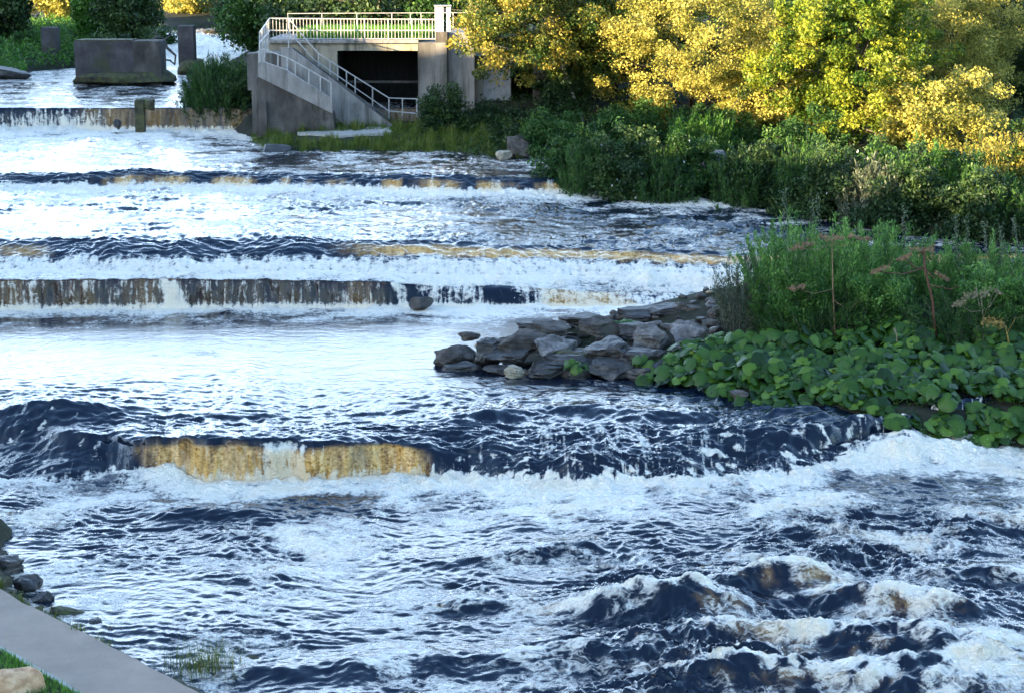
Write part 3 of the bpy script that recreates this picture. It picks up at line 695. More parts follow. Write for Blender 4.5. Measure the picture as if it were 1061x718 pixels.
# ------------------------------------------------------------------ spray: drops thrown up where the water breaks
rs = np.random.RandomState(99)
w_ = (np.clip(foam - 0.75, 0, 1) ** 1.5 * np.where(near, 0.35 + 2.0 * np.clip(crest, 0, 1), 0.5) * ((SEGI <= 11) & (SEGI >= 1)) + 5.0 * np.clip(splash, 0, 1)) * (~hid) * (Y < 104) * (Y > 31)
w_ = w_ * np.gradient(Y, axis=0) * (hw(Y) / NS) * np.where(Y < 50, 1.0, 0.35)
pick = rs.choice(NR * NS, 9000, p=(w_ / w_.sum()).ravel())
c_ = WV[pick] + np.c_[rs.randn(9000) * .05, rs.randn(9000) * .06, np.abs(rs.randn(9000)) ** 1.5 * np.where(Y.ravel()[pick] < 50, .13, .11) + .015]
sz = (0.006 + 0.011 * rs.rand(9000) ** 2) * np.where(Y.ravel()[pick] < 50, 1, 1.5)
d_ = rs.randn(9000, 4, 3); d_ /= np.linalg.norm(d_, axis=2, keepdims=True)
SVv = (c_[:, None, :] + d_ * sz[:, None, None]).reshape(-1, 3)
i_ = np.arange(9000)[:, None] * 4
tag(mesh_np('spray', SVv, np.concatenate([i_ + np.array([q]) for q in ([0, 1, 2], [0, 2, 3], [0, 3, 1], [1, 3, 2])]), flat_mat('spray_drops', (0.85, 0.82, 0.78), 0.4, 0, 0.5, 0.03)), kind='stuff')
# ------------------------------------------------------------------ path, lawn
def ribbon(name, inner, outer, z, th, mat, nsub=14):
    V = []; F = []
    I = np.array(inner); O = np.array(outer)
    t = np.linspace(0, len(I) - 1, nsub * (len(I) - 1) + 1); k = np.arange(len(I))
    I = np.stack([np.interp(t, k, I[:, i]) for i in (0, 1)], 1); O = np.stack([np.interp(t, k, O[:, i]) for i in (0, 1)], 1)
    rw = np.random.RandomState(3)
    O = O + rw.randn(len(O), 2) * 0.022
    n = len(I)
    V = np.concatenate([np.c_[I, np.full(n, z)], np.c_[O, np.full(n, z)], np.c_[I, np.full(n, z - th)], np.c_[O, np.full(n, z - th)]])
    F = []
    for i in range(n - 1):
        F += [(i, i + 1, n + i + 1, n + i), (n + i, n + i + 1, 3 * n + i + 1, 3 * n + i), (i + 1, i, 2 * n + i, 2 * n + i + 1)]
    return mesh_np(name, V, F, mat)
tag(ribbon('path', in_edge, out_edge, PATH_Z, 0.25, M['asphalt']), kind='structure')
tag(ribbon('path_kerb', [p - pn * 0.09 for p in in_edge], [p - pn * 0.004 for p in in_edge], PATH_Z + 0.012, 0.2, M['kerb']), kind='structure')

def blades(rs, base, h, w, lean=0.35, per=1):
    """grass blades: bent strips of two quads; base (n,3)"""
    n = len(base)
    a = rs.rand(n) * 2 * np.pi; le = rs.rand(n) * lean * h; hh = h * (0.6 + 0.6 * rs.rand(n))
    d = np.stack([np.cos(a), np.sin(a), 0 * a], 1); s = np.stack([-np.sin(a), np.cos(a), 0 * a], 1) * w / 2
    up = np.array([0, 0, 1.0])
    p0 = base; p1 = base + d * (le * 0.3)[:, None] + up * (hh * 0.55)[:, None]; p2 = base + d * le[:, None] + up * hh[:, None]
    V = np.stack([p0 - s, p0 + s, p1 + s * .8, p1 - s * .8, p2 + s * .15, p2 - s * .15], 1).reshape(-1, 3)
    i = np.arange(n)[:, None] * 6
    F = np.concatenate([i + np.array([[0, 1, 2, 3]]), i + np.array([[3, 2, 4, 5]])])
    return V, F, np.repeat(rs.rand(n), 6)

rs = np.random.RandomState(5)
n = 26000
tt = rs.rand(n) * 15 - 5; ww = rs.rand(n) ** 1.3 * 3.2
bxy = pA + np.outer(tt, pd) - np.outer(PW + 0.09 + ww, pn)
keep = sdist(P_near, bxy[:, 0], bxy[:, 1]) > 0.3; bxy = bxy[keep]
b3 = np.c_[bxy, ground_z(bxy[:, 0], bxy[:, 1]) - 0.01]
V, F, rn = blades(rs, b3, 0.11, 0.012, 0.7)
tag(mesh_np('lawn_grass', V, F, M['grass'], attrs={'rnd': rn}), kind='stuff')

# ------------------------------------------------------------------ rocks
def rock_arrays(seed, dims, cuts=9, sub=3, rough=0.12, strata=0.0):
    import bmesh
    bm = bmesh.new(); bmesh.ops.create_icosphere(bm, subdivisions=sub, radius=1.0)
    V = np.array([v.co[:] for v in bm.verts]); F = [tuple(v.index for v in f.verts) for f in bm.faces]; bm.free()
    r = np.random.RandomState(seed)
    for i in range(cuts):
        d = r.randn(3); d /= np.linalg.norm(d)
        if i == 0: d = np.array([0.1 * r.randn(), -0.1, 1.0]); d /= np.linalg.norm(d)
        off = 0.45 + 0.35 * r.rand()
        ov = V @ d - off
        V = V - np.outer(np.maximum(ov, 0) * 0.96, d)
    off = r.rand(3) * 50
    for i, p in enumerate(V):
        q = Vector(p * 1.7 + off)
        k = 1 + rough * (mnoise.fractal(q, 1.0, 2.1, 4)) + rough * 0.35 * abs(mnoise.noise(q * 4.1)) 
        k += strata * (abs(((p[2] * 3.1 + 0.5 * mnoise.noise(q * 0.8)) % 1.0) - 0.5) - 0.25)
        V[i] = p * k
    V = V / np.abs(V).max(0)
    return V * np.asarray(dims) / 2, F
def rock(name, loc, dims, mat, label, cat='rock', group=None, seed=1, rz=0, tilt=(0, 0), cuts=9, sub=3, rough=0.12):
    V, F = rock_arrays(seed, dims, cuts, sub, rough, 0.16 if sub > 3 else 0.0)
    o = mesh_np(name, V, F, M[mat])
    me = o.data
    o.location = [float(q) for q in loc]; o.rotation_euler = (tilt[0], tilt[1], rz)
    return tag(o, label, cat, group)
def rock_px(name, x0, y0, x1, y1, Yd, mat, label, seed, depth=None, group=None, rz=0.0, tilt=(0, 0), cuts=9, grow=1.12, sub=3, cat='rock', rough=0.12):
    """a rock that spans about x0..x1, y0..y1 in the photograph when standing Yd metres away"""
    w = (x1 - x0) * Yd / FOC * grow; zt, zb = zat(y0, Yd), zat(y1, Yd)
    c = at((x0 + x1) / 2, (y0 + y1) / 2, Y=Yd)
    h = (zt - zb) * grow
    d = depth or max(w * 0.7, h * 0.8)
    return rock(name, c + np.array([0, d * 0.25, 0]), (w, d, h), mat, label, cat, group, seed, rz, tilt, cuts, sub, rough)

# rock spit
RS = [
 (446, 350, 496, 388, 55.6, 'rock_grey', 'long brown-grey slab forming the tip of the rock spit in the river', 0.25, (0.1, 0.12)),
 (474, 342, 498, 354, 56.4, 'rock_grey', 'small flat grey block lying on top of the slab at the spit tip', 0.1, (0, 0)),
 (486, 352, 524, 384, 55.3, 'rock_dark', 'black upright block wedged between the spit tip slab and the smooth grey rock', 0.2, (0, 0.1)),
 (515, 344, 570, 370, 55.2, 'rock_grey', 'smooth rounded grey rock beside the pale boulder on the spit', 0.1, (0.25, 0.06)),
 (545, 350, 604, 378, 54.9, 'rock_pale', 'pale whitish boulder standing out in the face of the rock spit', 0.5, (0.35, -0.1)),
 (572, 360, 612, 382, 54.6, 'rock_moss', 'brown mossy rock to the right of the pale boulder', 0.0, (0.1, 0)),
 (603, 350, 662, 382, 54.6, 'rock_dark', 'big dark square-faced slab in the middle of the rock spit', 0.05, (0.1, 0.03)),
 (606, 374, 660, 398, 53.8, 'rock_dark', 'low black slab at the waterline under the square-faced slab', 0.0, (0, 0)),
 (648, 372, 700, 402, 53.5, 'rock_dark', 'black slab at the waterline beside the first broad leaves', 0.1, (0, -0.05)),
 (520, 376, 544, 394, 53.9, 'rock_tan', 'tan cobble at the waterline below the smooth grey rock', 0.4, (0.1, 0.1)),
 (655, 338, 702, 372, 55.5, 'rock_pale', 'rough pale grey outcrop behind the square-faced slab', 0.1, (0.3, 0)),
 (690, 332, 742, 364, 55.9, 'rock_pale', 'cracked pale outcrop half covered by the first broad leaves', -0.2, (0.35, 0.05)),
 (670, 316, 712, 328, 58.2, 'rock_dark', 'flat dark slab on the top edge of the rock spit', 0.1, (0, 0)),
 (706, 317, 752, 330, 58.0, 'rock_grey', 'flat grey slab on the top edge of the spit beside the grey shrub', 0.0, (0, 0.05)),
 (545, 334, 592, 350, 56.6, 'rock_grey', 'long low grey slab on top of the spit above the pale boulder', 0.1, (0.15, 0)),
 (600, 333, 650, 352, 56.4, 'rock_grey', 'broad grey slab lying on top of the dark square-faced slab', -0.1, (0.2, 0.04)),
 (498, 378, 530, 392, 54.4, 'rock_dark', 'wet black rock at the waterline left of the tan cobble', 0.0, (0, 0)),
 (456, 376, 500, 391, 55.0, 'rock_dark', 'wet black ledge at the waterline under the spit tip', 0.0, (0, 0)),
 (546, 374, 606, 397, 54.1, 'rock_dark', 'wet black ledge at the waterline under the pale boulder', 0.1, (0, 0)),
 (580, 380, 615, 398, 53.9, 'rock_dark', 'wet black stone at the waterline right of the black ledge', 0.1, (0, 0)),
 (726, 326, 765, 350, 57.0, 'rock_grey', 'grey rock at the foot of the grey-leaved shrub', 0.1, (0.1, 0)),
 (560, 366, 640, 384, 54.5, 'rock_dark', 'long thin dark slab layered under the pale boulder and the square-faced slab', 0.05, (0, 0)),
 (500, 362, 560, 380, 54.8, 'rock_dark', 'thin black slab layered under the smooth grey rock', 0.1, (0, 0.03)),
 (640, 362, 700, 384, 54.2, 'rock_dark', 'dark layered slab below the rough pale outcrop', 0.0, (0, 0)),
 (700, 352, 760, 376, 54.9, 'rock_dark', 'dark slab between the cracked pale outcrop and the leaves', 0.0, (0.1, 0)),
 (524, 330, 580, 344, 57.2, 'rock_dark', 'thin dark slab along the back edge of the spit near its tip', 0.12, (0, 0)),
 (576, 325, 640, 340, 57.8, 'rock_dark', 'thin dark slab along the back edge of the spit at its middle', 0.1, (0, 0)),
 (632, 320, 690, 336, 58.2, 'rock_dark', 'dark slab along the back edge of the spit beside the low green plant', 0.1, (0, 0)),
 (640, 336, 680, 350, 56.3, 'rock_dark', 'dark flat stone wedged behind the rough pale outcrop', 0.1, (0, 0)),
 (756, 404, 776, 415, 50.9, 'rock_pale', 'small pale stone at the waterline under the broad leaves', 0.1, (0, 0)),
 (800, 408, 850, 428, 50.6, 'rock_moss', 'brown stone in the dark under the edge of the broad leaves', 0.1, (0, 0)),
]
for i, (x0, y0, x1, y1, Yd, mt, lb, rz, tl) in enumerate(RS):
    rock_px('boulder' if (x1 - x0) > 40 else 'rock', x0, y0, x1, y1, Yd, mt, lb, 100 + i, rz=rz, tilt=tl, cuts=8, sub=4, rough=0.2, grow=1.03)
rs = np.random.RandomState(15)
protos = []
for k in range(6):
    V, F = rock_arrays(300 + k, (1, 0.8, 0.55), 8, 2, 0.15)
    protos.append((V, F))
pm = {}
cnt = 0
while cnt < 230:
    px, py = rs.uniform(470, 745), rs.uniform(322, 392)
    Yd = 60.0 - (py - 318) * 0.083 + rs.uniform(-.4, .2)
    p = at(px, py, Y=Yd)
    if sdist(P_spit, np.array([p[0]]), np.array([p[1]]))[0] < 0.1: cnt += 0.2; continue
    k = rs.randint(6); mt = ['rock_grey', 'rock_dark', 'rock_grey', 'rock_pale', 'rock_tan'][rs.choice(5, p=[.4, .25, .15, .15, .05])]
    if (k, mt) not in pm:
        o = mesh_np('stone', protos[k][0], protos[k][1], M[mt]); pm[(k, mt)] = o
    else:
        o = pm[(k, mt)].copy(); COL.objects.link(o)
    s = rs.uniform(0.2, 0.62)
    o.location = (p[0], p[1], gz(p[0], p[1]) + s * 0.12); o.scale = (s, s * rs.uniform(.7, 1.2), s * rs.uniform(.6, 1)); o.rotation_euler = (rs.uniform(-.3, .3), rs.uniform(-.3, .3), rs.uniform(0, 6.3))
    tag(o, 'loose grey stone in the rubble on top of the rock spit', 'stone', 'loose stones on the rock spit'); cnt += 1

# rocks between the path and the water
NB = [(-26, 532, 42, 574, 43.0, 'rock_moss', 'mossy brown rock jutting into the rapids at the left edge'), (-20, 572, 22, 608, 38.9, 'rock_dark', 'wet dark rock between the mossy rock and the path'),
      (12, 596, 46, 628, 38.0, 'rock_dark', 'dark speckled rock against the path edge below the mossy rock'), (30, 614, 56, 632, 37.4, 'rock_dark', 'round dark stone poking into the water beside the path'), (48, 628, 92, 648, 36.6, 'rock_moss', 'low brown stone along the path edge after the round stone'),
      (84, 640, 116, 662, 36.0, 'rock_dark', 'dark stone at the middle of the path edge'), (108, 650, 134, 672, 35.6, 'rock_grey', 'grey stone with pale top by the water at the path edge'), (126, 664, 160, 682, 35.1, 'rock_dark', 'dark stone along the path edge before the grass tuft'),
      (156, 676, 200, 696, 34.5, 'rock_moss', 'mossy stone at the left of the grass tuft'), (190, 690, 240, 716, 33.7, 'rock_dark', 'dark wet stone under the grass tuft by the path'), (-5, 548, 34, 566, 43.6, 'rock_dark', 'dark block on the far side of the mossy rock')]
for i, (x0, y0, x1, y1, Yd, mt, lb) in enumerate(NB):
    rock_px('rock', x0, y0, x1, y1, Yd, mt, lb, 200 + i, rz=0.3 * math.sin(i * 3), tilt=(0.1, 0.1), grow=1.05, sub=4, rough=0.25)
rs2 = np.random.RandomState(4)
for i in range(60):
    t = rs2.uniform(-1.5, 4.4); p = pA + pd * t + pn * rs2.uniform(0.1, 0.5)
    s = rs2.uniform(0.16, 0.42)
    o = mesh_np('stone', protos[i % 6][0] * s, protos[i % 6][1], M[['rock_dark', 'rock_grey', 'rock_moss', 'rock_dark'][i % 4]])
    o.location = (p[0], p[1], max(gz(p[0], p[1]), 0.02) + s * .22); o.rotation_euler = (rs2.uniform(-.4, .4), rs2.uniform(-.4, .4), rs2.uniform(0, 6))
    tag(o, 'small stone packed along the water side of the path', 'stone', 'stones along the path edge')
rock_px('boulder', -34, 697, 46, 745, 30.9, 'sun_tinted_rock', 'warm orange boulder on the lawn by the path', 401, depth=1.0, grow=1.0, rough=0.2)
# far rocks
FAR = [(-30, 68, 27, 86, 126, 'rock_dark', 'dark rock at the far left waterline below the grassy bank'), (138, 93, 164, 99, 116, 'rock_dark', 'flat dark rock just showing above the water before the big pier'),
       (560, 172, 600, 202, 84.5, 'rock_dark', 'black wet rock at the right end of the second weir'), (592, 178, 626, 204, 83.5, 'rock_dark', 'black wet rock left of the small side fall'), (640, 182, 690, 207, 82.8, 'rock_dark', 'black wet rock right of the small side fall'),
       (690, 186, 760, 210, 82.8, 'rock_dark', 'dark rock ledge under the flowering shrubs'), (520, 143, 552, 168, 91, 'rock_grey', 'grey rock at the right end of the grassy islet'), (512, 156, 530, 168, 90, 'rock_tan', 'small tan rock at the waterline at the end of the islet'),
       (722, 150, 752, 186, 84.5, 'rock_pale', 'pale lilac-grey rock face among the bank shrubs'), (265, 150, 300, 162, 93.5, 'rock_dark', 'dark rock at the left tip of the grassy islet'),
       (424, 308, 450, 323, 64.0, 'rock_dark', 'black rock parting the water in the middle of the stepped weir'), (516, 470, 560, 506, 46.9, 'rock_dark', 'black rounded rock under the spill right of the amber curtain'),
       (210, 28, 232, 40, 160, 'rock_dark', 'dark rocks at the far bend of the river')]
for i, (x0, y0, x1, y1, Yd, mt, lb) in enumerate(FAR):
    rock_px('rock', x0, y0, x1, y1, Yd, mt, lb, 500 + i, rz=0.2 * math.sin(i * 5), grow=1.1)

# ------------------------------------------------------------------ the sluice structure
def X_(px, Y, py=90): return float(at(px, py, Y=Y)[0])
YD = 104.0
ZD = zat(45, YD)                      # deck level
xl, xr = X_(278, YD), X_(452, YD)
xo0, xo1 = X_(350, YD), X_(434, YD)
root = empty('sluice_building', ((xl + xr) / 2, YD, 4.0), 'grey concrete sluice building with a black opening behind the stairs', 'sluice')
PR = lambda o: (setattr(o, 'parent', root), setattr(o, 'matrix_parent_inverse', __import__('mathutils').Matrix.Translation(-Vector(root.location))), o)[2]
ztop_op = zat(53, YD)
PR(MB().box(xl, xo0, YD, YD + 8, 3.0, ZD - 0.003).build('wall', M['concrete_beige']))
PR(MB().box(xo0, xo1, YD, YD + 0.9, ztop_op, ZD - 0.003).build('lintel', M['concrete_beige']))
PR(MB().box(xl - 0.15, xo1 + 0.0, YD - 0.18, YD + 8.2, ZD, ZD + 0.16, 0.03).build('deck', M['concrete_pale']))
PR(MB().box(xo0 - .01, xo1 + .01, YD + 7.0, YD + 7.5, 3.0, ZD - .004).build('back_wall', M['soot_shade']))
PR(MB().box(xo0, xo1, YD + .9, YD + 7, ZD - 0.2, ZD - .005).build('ceiling', M['soot_shade']))
PR(MB().box(xo0 + .004, xo0 + .06, YD + .3, YD + 7, 3.0, ZD - .2).build('side_wall', M['soot_shade']))
PR(MB().box(xo1 - .06, xo1 - .004, YD + .3, YD + 7, 3.0, ZD - .2).build('side_wall', M['soot_shade']))
g = MB()
for i in range(9):
    a = xo0 + 0.1 + i * (xo1 - xo0 - .2) / 9
    g.box(a + .01, a + (xo1 - xo0 - .2) / 9 - .01, YD + 4.6 + 0.02 * (i % 2), YD + 4.75, 3.2, ZD - 0.7)
PR(g.build('sluice_gate', M['wood_dark']))
zb = zat(88, YD)
PR(MB().box(xo0 + .05, xo1 - .05, YD + 1.2, YD + 1.45, zb, zb + 0.12).build('gate_beam', M['concrete_dark']))
# right pillar and the pale wall behind it
xp0, xp1, xp2 = X_(433, YD - .8), X_(463, YD - .8), X_(484, YD)
zp = zat(40, YD)
PR(MB().box(xo1, xp1, YD - 0.8, YD + 8, 3.0, ZD + 0.05, 0.05).build('pillar', M['concrete']))
PR(MB().box(xp1 + .003, xp2 + 0.4, YD - 0.2, YD + 6, 3.0, zat(34, YD), 0.04).build('pale_wall', M['concrete_pale']))
PR(MB().box(X_(452, YD), X_(464, YD), YD - 0.55, YD + 0.3, ZD + 0.05, zat(33, YD), 0.03).build('plinth', M['concrete_dark']))

cab = empty('control_cabinet', (X_(459, YD), YD - .1, zat(33, YD)), 'white metal control cabinet at the right end of the deck railing', 'cabinet')
cz0, cz1 = zat(33, YD), zat(7, YD)
def CH(o, r):
    o.parent = r; o.matrix_parent_inverse = __import__('mathutils').Matrix.Translation(-Vector(r.location)); return o
CH(MB().box(X_(451.5, YD), X_(460, YD), YD - .4, YD + .1, cz0 + 0.003, cz1, 0.02).build('box', M['white_paint']), cab)
CH(MB().box(X_(463, YD), X_(467.5, YD), YD - .3, YD + .05, cz0 + 0.003, cz1 - 0.05).build('post', M['white_paint']), cab)
CH(MB().box(X_(460, YD) + .002, X_(463, YD) - .002, YD - .25, YD - .05, cz1 - 0.3, cz1 - 0.12).build('bracket', M['grey_metal']), cab)
CH(MB().box(X_(450.5, YD), X_(468.5, YD), YD - .5, YD + .15, cz1 + .002, cz1 + 0.07).build('lid', M['grey_metal']), cab)

# pump house to the right, behind the hanging branches
YH = 104.6
hx0, hx1 = X_(484, YH), X_(552, YH); hz1 = zat(62, YH)
ph = empty('pump_house', ((hx0 + hx1) / 2, YH, 5), 'low grey pump house with a pale doorway under hanging golden branches', 'building')
dx0, dx1 = X_(530, YH), X_(550, YH)
CH(MB().box(hx0, dx0, YH, YH + 5, 3.5, hz1).build('wall', M['concrete']), ph)
CH(MB().box(dx0, hx1 + .8, YH, YH + .4, zat(72, YH), hz1).build('lintel', M['concrete']), ph)
CH(MB().box(dx0, hx1 + .8, YH + 3, YH + 3.3, 3.5, hz1 - .01).build('back_wall', M['soot_shade']), ph)
CH(MB().box(hx1, hx1 + .8, YH, YH + 3, 3.5, zat(72, YH) - .003).build('jamb', M['concrete_dark']), ph)
CH(MB().box(hx0 - .1, hx1 + 1, YH - .15, YH + 5.2, hz1 + .003, hz1 + .2, .03).build('roof', M['concrete_dark']), ph)
CH(MB().box(X_(488, YH), X_(500, YH), YH - .06, YH - .003, 4.5, zat(72, YH)).build('door', M['concrete_pale']), ph)
CH(MB().box(X_(500.5, YH), X_(529, YH), YH - .09, YH - .004, 4.5, zat(68, YH)).build('cladding', M['grey_metal']), ph)

# stairs with their slab, running down to the right in front of the wall
YS0, YS1 = 100.2, 102.0
st = empty('concrete_staircase', (X_(350, YS0), YS0, 4), 'pale concrete staircase descending to the right in front of the black opening', 'staircase')
xa, za = X_(300, YS0), zat(56, YS0); xb, zb_ = X_(404, YS0), zat(133, YS0)
nst = 24
prof = [(xb + 0.3, zb_ - 1.0)]
stepw = (xb - xa) / nst; steph = (za - zb_) / nst
prof = [(xa - 2.2, za - 1.9), (xa - .2, za - 1.7), (xb - 0.9, zb_ - .9), (xb, zb_ - .9)]
for i in range(nst):
    x = xb - i * stepw; z = zb_ + (i + 1) * steph
    prof += [(x, z - steph), (x, z)]
prof += [(xa, za), (xa - 2.2, za)]
CH(MB().prism(prof, YS0 + .26, YS1 - .2).build('flight', M['concrete']), st)
def stringer(y0, y1, up):
    return MB().prism([(xa - .4, za - 1.2), (xb - 1.2, zb_ - .75), (xb + .15, zb_ - .7), (xb + .15, zb_ + 0.1), (xa + .1, za + up), (xa - .4, za + up)], y0, y1)
CH(stringer(YS0, YS0 + .25, .3).build('stringer', M['concrete_pale']), st)
CH(stringer(YS1 - .19, YS1 + .05, .2).build('stringer', M['concrete']), st)

# the wing wall in front, dark below with a pale sloping parapet
YW = 98.6
ww0, ww1 = X_(266, YW), X_(344, YW)
wg = empty('wing_wall', ((ww0 + ww1) / 2, YW, 3.6), 'dark weathered wing wall with a pale sloping parapet at the left of the stairs', 'wall')
pz = lambda px, y: zat(y, YW)
prof = [(ww0 - .1, 3.0), (ww1 + .2, 3.0), (ww1, zat(118, YW)), (X_(300, YW), zat(96, YW)), (X_(268, YW), zat(80, YW)), (ww0, zat(82, YW))]
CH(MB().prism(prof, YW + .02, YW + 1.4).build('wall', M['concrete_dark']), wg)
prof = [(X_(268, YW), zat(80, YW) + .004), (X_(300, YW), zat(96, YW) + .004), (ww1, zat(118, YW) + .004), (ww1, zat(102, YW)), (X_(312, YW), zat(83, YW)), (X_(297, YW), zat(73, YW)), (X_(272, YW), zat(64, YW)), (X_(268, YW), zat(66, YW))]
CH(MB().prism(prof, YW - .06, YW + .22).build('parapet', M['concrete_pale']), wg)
CH(MB().box(ww0 + .05, ww0 + 1.3, YW + 1.42, YD - .2, 2.6, zat(78, YW + 3)).build('return_wall', M['concrete_dark']), wg)
CH(MB().box(ww0 + .1, ww0 + .5, YW - .25, YW + .018, 2.8, 5.6, .1).build('buttress', M['concrete_dark']), wg)
lnd = MB().box(ww0 + 1.31, xa - 2.0, YS0 + .3, YD - .2, 3.0, za - .02)
CH(lnd.build('landing', M['concrete']), wg)
# flat rock-like slipway slab on the islet
_sl = []
for px_, py_ in ((308, 138), (352, 141), (407, 137), (398, 128), (352, 120), (318, 122)):
    for q_ in np.arange(88, 104, .05):
        if zat(py_, q_) < gz(X_(px_, q_, py_), q_) + .14: break
    _sl.append(np.array([X_(px_, q_, py_), q_, gz(X_(px_, q_, py_), q_) + .14]))
o = mesh_np('slipway_slab', np.array(_sl + [p - np.array([0, 0, .3]) for p in _sl]), [(0, 1, 2, 3, 4, 5)] + [(i, i + 6, (i + 1) % 6 + 6, (i + 1) % 6) for i in range(6)], M['kerb'])
tag(o, 'flat grey slipway slab on the grassy islet at the stair foot', 'slab')

# railings
def railing(label, runs, posts, balusters=None, name='railing', r=0.035, mat='rail'):
    """runs: list of (partname, polyline); posts / balusters: list of (bottom, top)"""
    p0 = np.asarray(posts[0][0]); rt = empty(name, p0, label, 'railing')
    for nm, pl in runs:
        CH(MB().tube(pl, r, 6).build(nm, M[mat]), rt)
    for a, b in posts:
        CH(MB().tube([a, b], r, 6).build('post', M[mat]), rt)
    for a, b in (balusters or []):
        CH(MB().tube([a, b], 0.017, 4).build('baluster', M[mat]), rt)
    return rt
yr = YD - .1
zT, zM, zB = zat(19.5, yr), zat(32, yr), ZD + .22
x0, x1 = X_(281, yr), X_(452, yr)
A3 = lambda x, y, z: np.array([x, y, z], float)
railing('long pale steel railing with close uprights along the front of the sluice deck',
        [('top_rail', [A3(x0, yr, zT), A3(x1, yr, zT - .06)]), ('mid_rail', [A3(x0, yr, zM), A3(x1, yr, zM)]), ('bottom_rail', [A3(x0, yr, zB), A3(x1, yr, zB)])],
        [(A3(x, yr, ZD + .155), A3(x, yr, zT)) for x in np.linspace(x0, x1, 8)],
        [(A3(x, yr - .01, zB), A3(x, yr - .01, zT)) for x in np.linspace(x0, x1, 50)[1:-1]])
yb = YD + 7.6
railing('thin grey railing along the back edge of the sluice deck',
        [('top_rail', [A3(X_(300, yb), yb, zat(14.5, yb)), A3(X_(500, yb), yb, zat(13.5, yb))])],
        [(A3(X_(q, yb), yb, ZD + .155 if q < 430 else ZD), A3(X_(q, yb), yb, zat(14, yb))) for q in (300, 335, 371, 407, 426, 437, 470, 499)], r=0.025)
# far side of the stairs
ys = YS1 - .07
def PXY(px, py, y): return A3(X_(px, y, py), y, zat(py, y))
railing('pale railing on the far side of the stairs ending over the grass',
        [('top_rail', [PXY(299, 19, ys), PXY(320, 45, ys), PXY(330, 56, ys), PXY(403, 102, ys), PXY(434, 103, ys)]), ('mid_rail', [PXY(299, 33, ys), PXY(325, 62, ys), PXY(403, 115.5, ys), PXY(432, 118, ys)])],
        [(PXY(q, yb_, ys), PXY(q, yt, ys)) for q, yt, yb_ in ((299, 19, 62), (330, 56, 85), (342, 63.5, 92), (350, 68.5, 98), (359, 74.2, 104), (368, 80, 110), (386, 91, 122), (403, 102, 133), (417, 102.5, 121), (432, 103, 120))])
yn = YW + .05
railing('pale railing along the sloping parapet of the wing wall',
        [('top_rail', [PXY(268.5, 52, yn), PXY(273, 51.5, yn), PXY(297, 60, yn), PXY(312, 68, yn), PXY(343, 86, yn)]), ('bottom_rail', [PXY(272, 64, yn), PXY(297, 73, yn), PXY(312, 83, yn), PXY(343, 102, yn)])],
        [(PXY(q, yb_, yn), PXY(q, yt, yn)) for q, yt, yb_ in ((268.5, 52, 79), (274, 52, 65), (288, 57, 71), (297.5, 60, 74), (306, 65, 79), (320, 72.5, 88), (332, 80, 96), (343, 86, 117))])
ya_ = YD - .1
e0 = A3(x0, ya_, zT); e1 = PXY(269, 34, YW + .3); e2 = PXY(269, 52, YW + .1)
m0 = A3(x0, ya_, zM); m1 = PXY(269.5, 44, YW + .3)
lp = lambda a, b, t: a + (b - a) * t
railing('pale railing running from the deck corner out over the left wall',
        [('top_rail', [e0, e1, e2]), ('mid_rail', [m0, m1]), ('brace', [PXY(271, 36, YW + .3), PXY(275, 49, YW + .3), PXY(274, 62, YW + .3)])],
        [(lp(e0, e1, t) - np.array([0, 0, 1.3 + 1.0 * t]), lp(e0, e1, t)) for t in (0.0, .25, .5, .75, 1.0)],
        [(lp(e0, e1, t) - np.array([0, 0, 1.2 + .8 * t]), lp(e0, e1, t)) for t in (.12, .37, .62, .87)])

# ------------------------------------------------------------------ piers and the weir post
def pier(name, x0, x1, yt, yb, Yd, dep, label, base=None, split=None):
    a, b = X_(x0, Yd, yb), X_(x1, Yd, yb); zt, zb2 = zat(yt, Yd), zat(yb, Yd)
    r = empty(name, ((a + b) / 2, Yd, zb2), label, 'pier')
    m = MB()
    if split:
        s = X_(split, Yd, yb)
        m.prism([(a + .05, zb2 - 1.2), (s, zb2 - 1.2), (s, zt), (a, zt)], Yd, Yd + dep)
        CH(m.build('shaft', M['pier']), r)
        CH(MB().box(s + .004, b, Yd - .05, Yd + dep * .9, zb2 - 1.2, zt + .02, .05).build('shaft_extension', M['concrete_dark']), r)
        CH(MB().box(a + .1, s - .1, Yd + .15, Yd + dep - .1, zt + .002, zt + .07).build('moss', M['rock_moss']), r)
    else:
        CH(m.box(a, b, Yd, Yd + dep, zb2 - 1.2, zt, .06).build('shaft', M['pier']), r)
    w = (b - a) * 0.5 + (0.75 if split else 0.6)
    V, F = rock_arrays(int(x0) + 7, (2 * w, dep + 1.9, 1.7), 6, 3, .12)
    o = mesh_np('footing', V + np.array([(a + b) / 2, Yd + dep / 2, zb2 - 0.2]), F, M['rock_moss']); CH(o, r)
    return r
pier('bridge_pier', 78, 167, 43, 82, 122, 2.2, 'broad grey concrete pier block standing in the river on a mossy base', split=139)
pier('bridge_pier', 43.5, 58, 29, 62, 137, 1.5, 'narrow old pier in front of the grassy left bank')
pier('bridge_pier', 185, 201, 27, 66, 130, 1.2, 'narrow old pier standing in the white rapids beside a dead branch')
